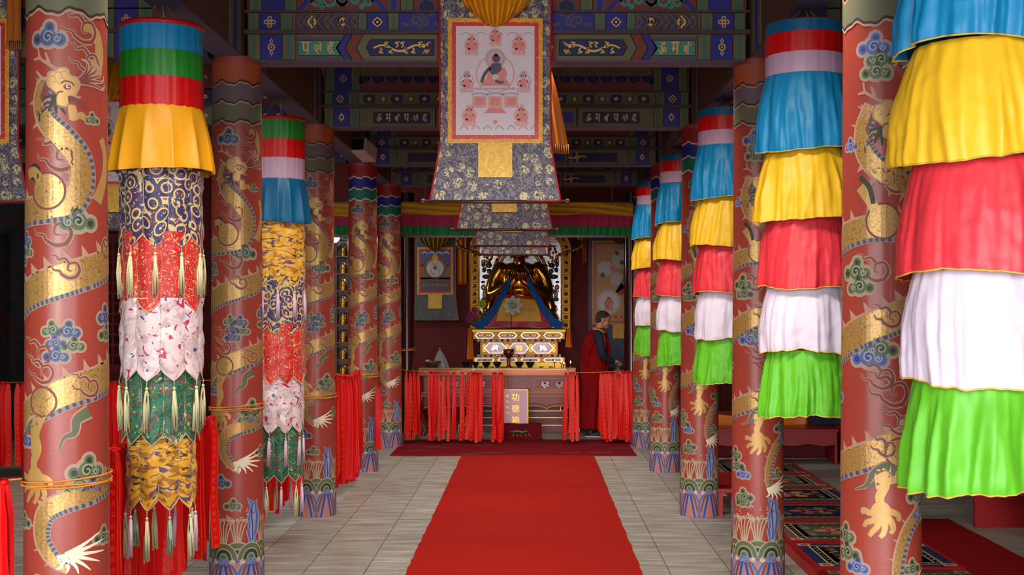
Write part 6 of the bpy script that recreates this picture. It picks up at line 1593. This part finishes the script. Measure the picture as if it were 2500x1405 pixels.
# ------------------------------------------------------------------ the monk
SKIN = mat('warm_skin', s2l(196, 138, 104), .5, var=.08, vscale=20); HAIR = mat('shaved_black_hair', s2l(60, 46, 38), .8, var=.2, vscale=90); ROBE = mat('crimson_monk_robe', s2l(136, 12, 18), .9, spec=.1, var=.15, vscale=7)
NAVY = mat('navy_sleeve_knit', s2l(28, 32, 62), .8, bump=.2, bscale=120); YV = mat('ochre_vest', s2l(214, 150, 60), .7); SHOE = mat('black_cloth_shoe', s2l(22, 20, 24), .6); SOLE = mat('white_shoe_sole', s2l(200, 196, 190), .6)
mk = thing('person', 'shaven-headed person in a crimson robe and navy sleeves, head bowed, hands over a glass', 'person', (.885, 17.45, 0))
def robe(z0, z1, secs, m, nm, nf, amp, seed, close_top=False):
    rnd = random.Random(seed); ph = [rnd.uniform(0, 6) for _ in range(4)]; S = smooth_path(secs, 6); mb = MB(); nu = 72
    def fn(u, v):
        f = v*(len(S)-1); i = min(len(S)-2, int(f)); k = f-i; q = [S[i][j]+(S[i+1][j]-S[i][j])*k for j in range(5)]
        a = 2*pi*u; z, cx, cy, wx, wy = q; am = amp*(1-v)**.8+.003
        d = 1+am/wx*(.5*sin(nf*a+ph[0]+z*2)+.35*sin(nf*1.6//1*a+ph[1]-z*3)+.2*sin(17*a+ph[2]))
        return (cx+wx*d*cos(a), cy+wy*d*sin(a), z)
    mb.grid(fn, nu, 40, m); return mb.build(nm, mk)
# z, cx, cy, half width (front-back, x), half depth (y)
robe(0, 0, [(.115, -.075, 0, .150, .165), (.30, -.075, 0, .155, .17), (.55, -.055, 0, .175, .185), (.80, -.045, 0, .19, .195), (.98, -.04, 0, .19, .19), (1.10, -.035, 0, .17, .185)], ROBE, 'skirt', 7, .022, 2)
fused('torso', [e((-.035, 0, 1.06), (.18, .19, .2)), e((-.02, 0, 1.22), (.185, .20, .20)), e((.0, 0, 1.36), (.15, .21, .12)), e((.01, 0, 1.44), (.09, .13, .06)), ('t', [(-.02, -.17, 1.40), (.02, -.20, 1.34)], [.07, .07]), ('t', [(-.02, .17, 1.40), (.02, .20, 1.34)], [.07, .07])], ROBE, .012, mk, 6)
mb = MB(); rnd = random.Random(6)   # shawl folds running from the shoulder over the back
for k in range(9):
    q = smooth_path([(.03-.012*k, -.185+.004*k, 1.43), (-.06-.016*k, -.21, 1.30), (-.13-.010*k, -.175+.01*k, 1.10-.03*k), (-.15-.006*k, -.12+.01*k, .86-.03*k)], 5)
    mb.tube(q, [.006+.010*sin(pi*i/(len(q)-1)) for i in range(len(q))], ROBE, 6)
for k in range(4):
    q = smooth_path([(.08, -.13+.06*k, 1.42), (.155, -.12+.05*k, 1.26), (.145, -.11+.05*k, 1.05), (.12, -.10+.05*k, .80)], 5); mb.tube(q, [.006+.012*sin(pi*i/(len(q)-1)) for i in range(len(q))], ROBE, 6)
mb.build('shawl_folds', mk)
fused('vest_collar', [('t', [(-.03, -.10, 1.475), (.04, -.135, 1.452), (.10, -.07, 1.42)], [.022, .026, .02]), ('t', [(-.03, .10, 1.475), (.04, .135, 1.452), (.10, .07, 1.42)], [.022, .026, .02]), ('t', [(-.045, -.09, 1.47), (-.055, 0, 1.49), (-.045, .09, 1.47)], [.02, .02, .02]), ('t', [(.05, -.185, 1.40), (.085, -.17, 1.30), (.09, -.16, 1.22)], [.03, .022, .014])], YV, .008, mk, 3)
for nm, s_ in (('sleeve', -1), ('sleeve', 1)):
    fused(nm, [('t', [(.0, s_*.205, 1.395), (.03, s_*.235, 1.28), (.055, s_*.235, 1.145), (.10, s_*.20, 1.085), (.20, s_*.13, 1.045)], [.070, .064, .056, .050, .040]), e((.0, s_*.19, 1.38), (.075, .06, .075))], NAVY, .009, mk, 5)
HD = (.085, 0, 1.60)
RH = Matrix.Rotation(R(16), 4, 'Y')
def hp(x, y, z): v = RH @ Vector((x, y, z)); return (HD[0]+v.x, HD[1]+v.y, HD[2]+v.z)
fused('head', [e(hp(-.012, 0, .03), (.098, .076, .088), RH), e(hp(.035, 0, -.035), (.055, .058, .07), RH), e(hp(.065, 0, -.085), (.026, .032, .024), RH), e(hp(.092, 0, -.012), (.016, .013, .026), RH), e(hp(.102, 0, -.026), (.012, .016, .011), RH), e(hp(.082, 0, .018), (.014, .05, .012), RH),
      e(hp(.086, 0, -.056), (.011, .022, .007), RH), e(hp(.084, 0, -.068), (.010, .019, .007), RH), e(hp(.05, -.04, -.03), (.03, .022, .028), RH), e(hp(.05, .04, -.03), (.03, .022, .028), RH),
      e(hp(-.012, -.078, -.012), (.020, .010, .032), RH), e(hp(-.012, .078, -.012), (.020, .010, .032), RH), ('t', [(.0, 0, 1.44), (.03, 0, 1.50), hp(-.02, 0, -.04)], [.062, .055, .056])], SKIN, .0055, mk, 3)
fused('hair', [e(hp(-.020, 0, .040), (.098, .0785, .086), RH), e(hp(-.050, 0, -.005), (.060, .069, .065), RH)], HAIR, .006, mk, 2)
mb = MB()
for s_ in (-1, 1):
    mb.tube([hp(.080, s_*.020, .024), hp(.080, s_*.036, .027), hp(.066, s_*.052, .020)], [.003, .004, .002], HAIR, 6); mb.tube([hp(.086, s_*.022, .002), hp(.083, s_*.032, .000), hp(.074, s_*.044, .001)], [.002, .0032, .002], SHOE, 6)
mb.build('brows_and_eyes', mk)
def hand(nm, wrist, palm, s_, curl):
    w_, p_ = Vector(wrist), Vector(palm); d = (p_-w_).normalized(); side = Vector((0, 0, 1)).cross(d).normalized(); dn = -d.cross(side).normalized()
    if dn.z > 0: dn = -dn
    pr = [('t', [tuple(w_), tuple((w_+p_)/2), tuple(p_)], [.023, .024, .026]), e(tuple(p_+d*.012), (.036, .034, .017))]
    for k, ln in enumerate((.062, .072, .068, .054)):
        b = p_+d*.030+side*((k-1.5)*.019); c_ = curl*(1+.15*k)
        q1 = b+d*ln*.40+dn*.004; q2 = q1+(d*cos(c_)+dn*sin(c_))*ln*.34; q3 = q2+(d*cos(c_*1.9)+dn*sin(c_*1.9))*ln*.30
        pr.append(('t', [tuple(b), tuple(q1), tuple(q2), tuple(q3)], [.0098, .0092, .0084, .0072]))
    tb = p_-d*.012-side*s_*.026; pr.append(('t', [tuple(tb), tuple(tb-side*s_*.016+d*.028+dn*.012), tuple(tb-side*s_*.008+d*.052+dn*.026)], [.0115, .0105, .0085]))
    fused(nm, pr, SKIN, .0042, mk, 1)
hand('hand', (.19, -.135, 1.05), (.245, -.100, 1.035), -1, .55)
hand('hand', (.19, .135, 1.05), (.245, .100, 1.035), 1, .75)
for s_ in (-1, 1):
    mb = MB(); st = len(mb.v); mb.sphere((0, 0, 0), 1, SHOE, 18, 10, (.135, .05, .055)); mb.sphere((-.06, 0, .03), 1, SHOE, 14, 8, (.055, .045, .06)); mb.v = [(x, y, max(z, -.012)) for x, y, z in mb.v]
    mb.build('shoe', mk, loc=(-.03 if s_ < 0 else .02, s_*.085, .027)); mb = MB(); n = 24
    ring_ = [(.14*cos(2*pi*i/n), .054*sin(2*pi*i/n)) for i in range(n)]
    mb.add([(x, y, 0) for x, y in ring_]+[(x, y, .014) for x, y in ring_], [tuple(reversed(range(n))), tuple(range(n, 2*n))]+[(i, (i+1) % n, (i+1) % n+n, i+n) for i in range(n)], SOLE)
    mb.build('shoe_sole', mk, loc=(-.03 if s_ < 0 else .02, s_*.085, .001))
    MB().tube([(0, 0, .05), (0, 0, .22)], .05, SHOE, 14).build('trouser_leg', mk, loc=(-.06 if s_ < 0 else -.01, s_*.085, 0))
# the small glass-topped stand the monk leans over
t = thing('side_stand', 'narrow red stand with a glass top in front of the monk hands', 'stand', (1.27, 17.50, 0))
MB().box((-.13, -.10, .0), (.13, .10, .86), LQ).build('cabinet_body', t, bevel=.006); MB().box((-.16, -.12, .90), (.15, .12, .915), GLS).build('glass_top', t)
mb = MB().box((-.15, -.115, .861), (.14, .115, .899), GO); mb.build('gilt_rim', t)
o = MB().lathe([(.03, 0), (.034, .01), (.026, .012), (.036, .08), (.034, .08), (.024, .016), (.001, .014)], mat('tumbler_glass', (.85, .93, .95), .05, trans=.9), 20).build('drinking_glass', loc=(1.17, 17.46, .916)); tag(o, 'clear drinking glass under the monk hands', 'glass')

# ------------------------------------------------------------------ right side aisle
def runner_mat():
    m = bpy.data.materials.new('patterned_seat_rug_pile'); m.use_nodes = True; t = m.node_tree; b = t.nodes['Principled BSDF']
    b.inputs['Roughness'].default_value = .95; b.inputs['Specular IOR Level'].default_value = .1
    n = tex(t, 'Noise', mapping(t, (9, 16, 1)), Scale=1.2, Detail=1.5, Distortion=2.2)
    c = ramp(t, n.outputs['Fac'], [(0, s2l(110, 28, 24)), (.42, s2l(40, 44, 64)), (.47, s2l(150, 130, 100)), (.50, s2l(60, 66, 52)), (.54, s2l(170, 40, 36)), (.58, s2l(70, 84, 110)), (.62, s2l(176, 100, 50)), (.66, s2l(40, 50, 44))])
    t.links.new(c, b.inputs['Base Color']); return m
RUN = runner_mat(); RNV = carpet_mat('navy_rug_pile', s2l(38, 44, 78)); RCR = carpet_mat('cream_rug_pile', s2l(176, 158, 122)); RGR = carpet_mat('moss_rug_pile', s2l(74, 82, 62)); ROR = carpet_mat('orange_rug_pile', s2l(184, 98, 48)); RRD = carpet_mat('scarlet_rug_pile', s2l(160, 30, 30)); RBK = carpet_mat('blackish_rug_pile', s2l(34, 26, 26))
t = thing('seat_platform', 'long low red board platform beside the right columns carrying the patterned rugs', 'platform', (2.33, 9.2, 0)); tag(t, 'long low red board platform carrying the row of patterned seat rugs')
MB().box((-.50, -4.7, .0), (.50, 4.65, .065), mat('red_painted_board', s2l(168, 26, 22), .5)).build('board', t); 
for k in range(2): MB().box(((-.50, .488)[k], -4.7, .0651), ((-.488, .50)[k], 4.65, .067), MATS['red_painted_board']).build('edge_strip', t)
W, D = .97, .86
def rug_proto(i):
    rnd = random.Random(i); mb = MB().box((-W/2, -D/2, 0), (W/2, D/2, .018), RRD); p = Paint()
    a, b = W/2, D/2
    p.rect(-a, -b, a, b, RRD, 1); p.rect(-a+.03, -b+.03, a-.03, b-.03, (RUN, RNV, RUN)[i % 3], 2)
    for s_, m in ((.10, RCR), (.115, RBK), (.15, RCR), (.163, (RNV, RGR)[i % 2])): p.rect(-a+s_, -b+s_, a-s_, b-s_, m, 3+int(s_*40))
    for q in range(22):  # key border
        x = -a+.13+(2*a-.26)*q/21; 
        for yy in (-b+.1325, b-.1325): p.rect(x-.012, yy-.008, x+.010, yy+.008, RCR if q % 2 else RBK, 10)
    for q in range(16):
        yy = -b+.13+(2*b-.26)*q/15
        for x in (-a+.1325, a-.1325): p.rect(x-.008, yy-.012, x+.008, yy+.010, RCR if q % 2 else RBK, 10)
    for sx in (-1, 1):
        for sy in (-1, 1): p.rect(sx*(a-.035)-.045*(1 if sx > 0 else 0)*2+.0, sy*(b-.035)-(.09 if sy > 0 else 0), sx*(a-.035)+(.09 if sx < 0 else 0), sy*(b-.035)+(.09 if sy < 0 else 0), RCR, 11); p.disc((sx*(a-.08), sy*(b-.08)), .028, RRD, 12, 8); p.disc((sx*(a-.08), sy*(b-.08)), .014, ROR, 13, 6)
    p.rect(-a+.2, -b+.2, a-.2, b-.2, (RNV, RBK, RGR)[i % 3], 11)
    for q in range(6): p.disc((cos(q*pi/3)*.15, sin(q*pi/3)*.13), .06, (RRD, ROR)[q % 2], 12, 12); p.spiral((cos(q*pi/3)*.15, sin(q*pi/3)*.13), .045, .012, RCR, 13, 1.2, q, 1, 12)
    p.disc((0, 0), .08, RCR, 12, 14); p.disc((0, 0), .055, RRD, 13, 12); p.disc((0, 0), .025, RNV, 14, 8)
    for sx in (-1, 1):
        for k in range(5): p.stroke([(sx*(.26+.01*k), -.2+.09*k), (sx*.22, -.17+.09*k), (sx*.27, -.13+.09*k)], .014, (RCR, ROR, RGR)[k % 3], 12, n=3)
    p.onto(mb, lambda u, z, o: (u, z, .0186+o*.7)); return mb
names = ['navy centred', 'dark-centred', 'moss-centred']
meshes = [rug_proto(i).mesh('seat_rug') for i in range(3)]
for k in range(10):
    o = link('seat_rug', meshes[k % 3], loc=(2.335, 4.98+.93*k, .066), rot=(0, 0, 0))
    for v in (0,): pass
    tag(o, 'patterned wool seat rug with a %s field, number %s along the low red platform from the doorway' % (names[k % 3].replace('-', ' '), ['one', 'two', 'three', 'four', 'five', 'six', 'seven', 'eight', 'nine', 'ten'][k]), 'rug', 'patterned seat rugs')
    o['label'] = ['seat rug nearest the doorway on the low red platform, mostly out of view', 'second seat rug from the doorway, hidden behind the largest satin banner', 'seat rug beside the big column with the gold claw, half hidden', 'patterned seat rug showing at the bottom between the two nearest bare columns', 'patterned seat rug with key border, one place further than the bottom-most visible one',
                  'seat rug in the middle of the visible run between the two nearest bare columns', 'seat rug with cream corner squares, upper middle of the visible run', 'seat rug one from the far end of the low platform but one', 'last but one seat rug on the low platform', 'farthest seat rug, at the end of the low platform beside bare paving'][k]
def low_table(x0, y0, x1, y1, h, lab, legs=True, apron=.16, m=None):
    m = m or LQ; cx, cy = (x0+x1)/2, (y0+y1)/2; W, D = (x1-x0)/2, (y1-y0)/2
    t = thing('low_table', lab, 'table', (cx, cy, 0), 0, 'low red scripture tables')
    MB().box((-W, -D, h-.03), (W, D, h), m).build('table_top', t, bevel=.004)
    n = max(24, int(W*40)); mb = MB()
    for i in range(n):
        xa, xb = -W+.02+(2*W-.04)*i/n, -W+.02+(2*W-.04)*(i+1)/n; zz = lambda x: h-apron-.03*abs(sin(pi*x/.36))
        mb.add([(xa, -D+.01, zz(xa)), (xb, -D+.01, zz(xb)), (xb, -D+.01, h-.03), (xa, -D+.01, h-.03), (xa, -D+.03, zz(xa)), (xb, -D+.03, zz(xb)), (xb, -D+.03, h-.03), (xa, -D+.03, h-.03)], [(0, 1, 2, 3), (7, 6, 5, 4), (0, 4, 5, 1)], m)
    mb.build('scalloped_apron', t)
    for sx in (-1, 1):
        MB().box((sx*(W-.025)-.015, -D+.03, 0 if legs else h-apron), (sx*(W-.025)+.015, D-.02, h-.031), m).build('end_panel', t)
    return t
RL_ = mat('scarlet_table_lacquer', s2l(150, 14, 14), .4, coat=.2)
low_table(2.05, 14.32, 3.45, 14.75, .40, 'low scarlet table with scalloped apron at the end of the patterned rugs', m=RL_)
low_table(3.50, 14.32, 4.95, 14.75, .40, 'low scarlet table with scalloped apron nearest the side wall', m=RL_)
mb = MB(); mb.box((-1.6, 0, 0), (1.6, .5, .52), mat('dark_red_seat_cloth', s2l(96, 14, 16), .9)); o = mb.build('cushioned_seat', loc=(3.5, 14.95, .001), bevel=.03); tag(o, 'dark red upholstered seat block behind the low scarlet tables', 'seat')
mb = MB().grid(lambda u, v: ((u-.5)*1.2, -.012-.01*sin(u*20)*(1-v), -.14*(1-v)-.04*sin(u*pi)), 40, 6, OC)
o = mb.build('orange_cloth', loc=(2.62, 14.93, .53), solid=.004); tag(o, 'orange cloth edge draped over the dark red seat block', 'cloth')
mb = MB().grid(lambda u, v: ((u-.5)*.7, -.012-.01*sin(u*14)*(1-v), -.12*(1-v)-.03*sin(u*pi+1)), 30, 6, mat('dark_navy_cloth', s2l(20, 26, 44), .8))
o = mb.build('navy_cloth', loc=(3.62, 14.93, .53), solid=.004); tag(o, 'dark navy cloth lying on the seat block next to the orange one', 'cloth')
# long tables and seats along the side wall
t = thing('side_bench', 'dark red bench along the side wall, past the plain red carpet strip', 'bench', (4.15, 8.6, 0))
MB().box((-.62, -1.9, .42), (.62, 1.75, .46), RL_).build('seat_board', t)
for k, (yy, xx) in enumerate(((-1.8, 0), (0, 0), (1.65, 0))): MB().box((-.58, yy, 0), (.58, yy+.05, .42), RL_ if k != 1 else LD).build('support_panel', t)
MB().box((.0, -1.9, 0), (.6, 1.7, .40), LD).build('closed_back', t)
t = thing('side_bench', 'second dark bench along the side wall, deeper in the hall', 'bench', (4.35, 12.3, 0)); MB().box((-.62, -1.6, .42), (.62, 1.6, .46), RL_).build('seat_board', t)
for yy in (-1.55, 1.5): MB().box((-.58, yy, 0), (.58, yy+.05, .42), RL_).build('support_panel', t)
t = thing('low_stool', 'small dark red stool showing between the second and third bare columns', 'stool', (1.73, 11.35, 0)); MB().box((-.16, -.55, .20), (.16, .55, .235), RL_).build('seat', t, bevel=.004)
for sx in (-1, 1):
    for sy in (-1, 1): MB().box((sx*.13-.02, sy*.5-.02, 0), (sx*.13+.02, sy*.5+.02, .20), RL_).build('leg', t)
# hanging dark red curtain behind the right aisle
mb = MB().grid(lambda u, v: ((u-.5)*3.0, .03*sin(u*60)+.015*sin(u*131), 2.6*v), 220, 4, mat('maroon_curtain', s2l(92, 12, 14), .85)); o = mb.build('maroon_curtain', loc=(3.4, 17.6, .02)); tag(o, 'maroon curtain closing the end of the right-hand aisle', 'curtain'); o['label'] = 'maroon pleated curtain closing the end of the aisle with seat rugs'
MB().tube([(-1.6, 0, 0), (1.6, 0, 0)], .012, DKM, 8)
# ------------------------------------------------------------------ left side aisle
t = thing('lattice_screen', 'dark red lattice screen in the side aisle behind the marigold-skirted banner', 'screen', (-5.45, 16.9, 0)); m = LQ
W = .95
mb = MB()
for k in range(15): x = -W+2*W*k/14; mb.box((x-.014, -.02, 1.0), (x+.014, .02, 2.65), m)
for k in range(13): z = 1.0+1.65*k/12; mb.box((-W, -.018, z-.014), (W, .022, z+.014), m)
mb.build('lattice', t); 
for z0, z1 in ((.0, .10), (.90, 1.0), (2.65, 2.75)): MB().box((-W-.03, -.03, z0), (W+.03, .03, z1), m).build('rail', t)
for s_ in (-1, 1): MB().box((s_*(W+.05)-.03, -.03, 0), (s_*(W+.05)+.03, .03, 2.75), m).build('stile', t)
MB().box((-W, -.015, .10), (W, .015, .90), LD).build('lower_panel', t)
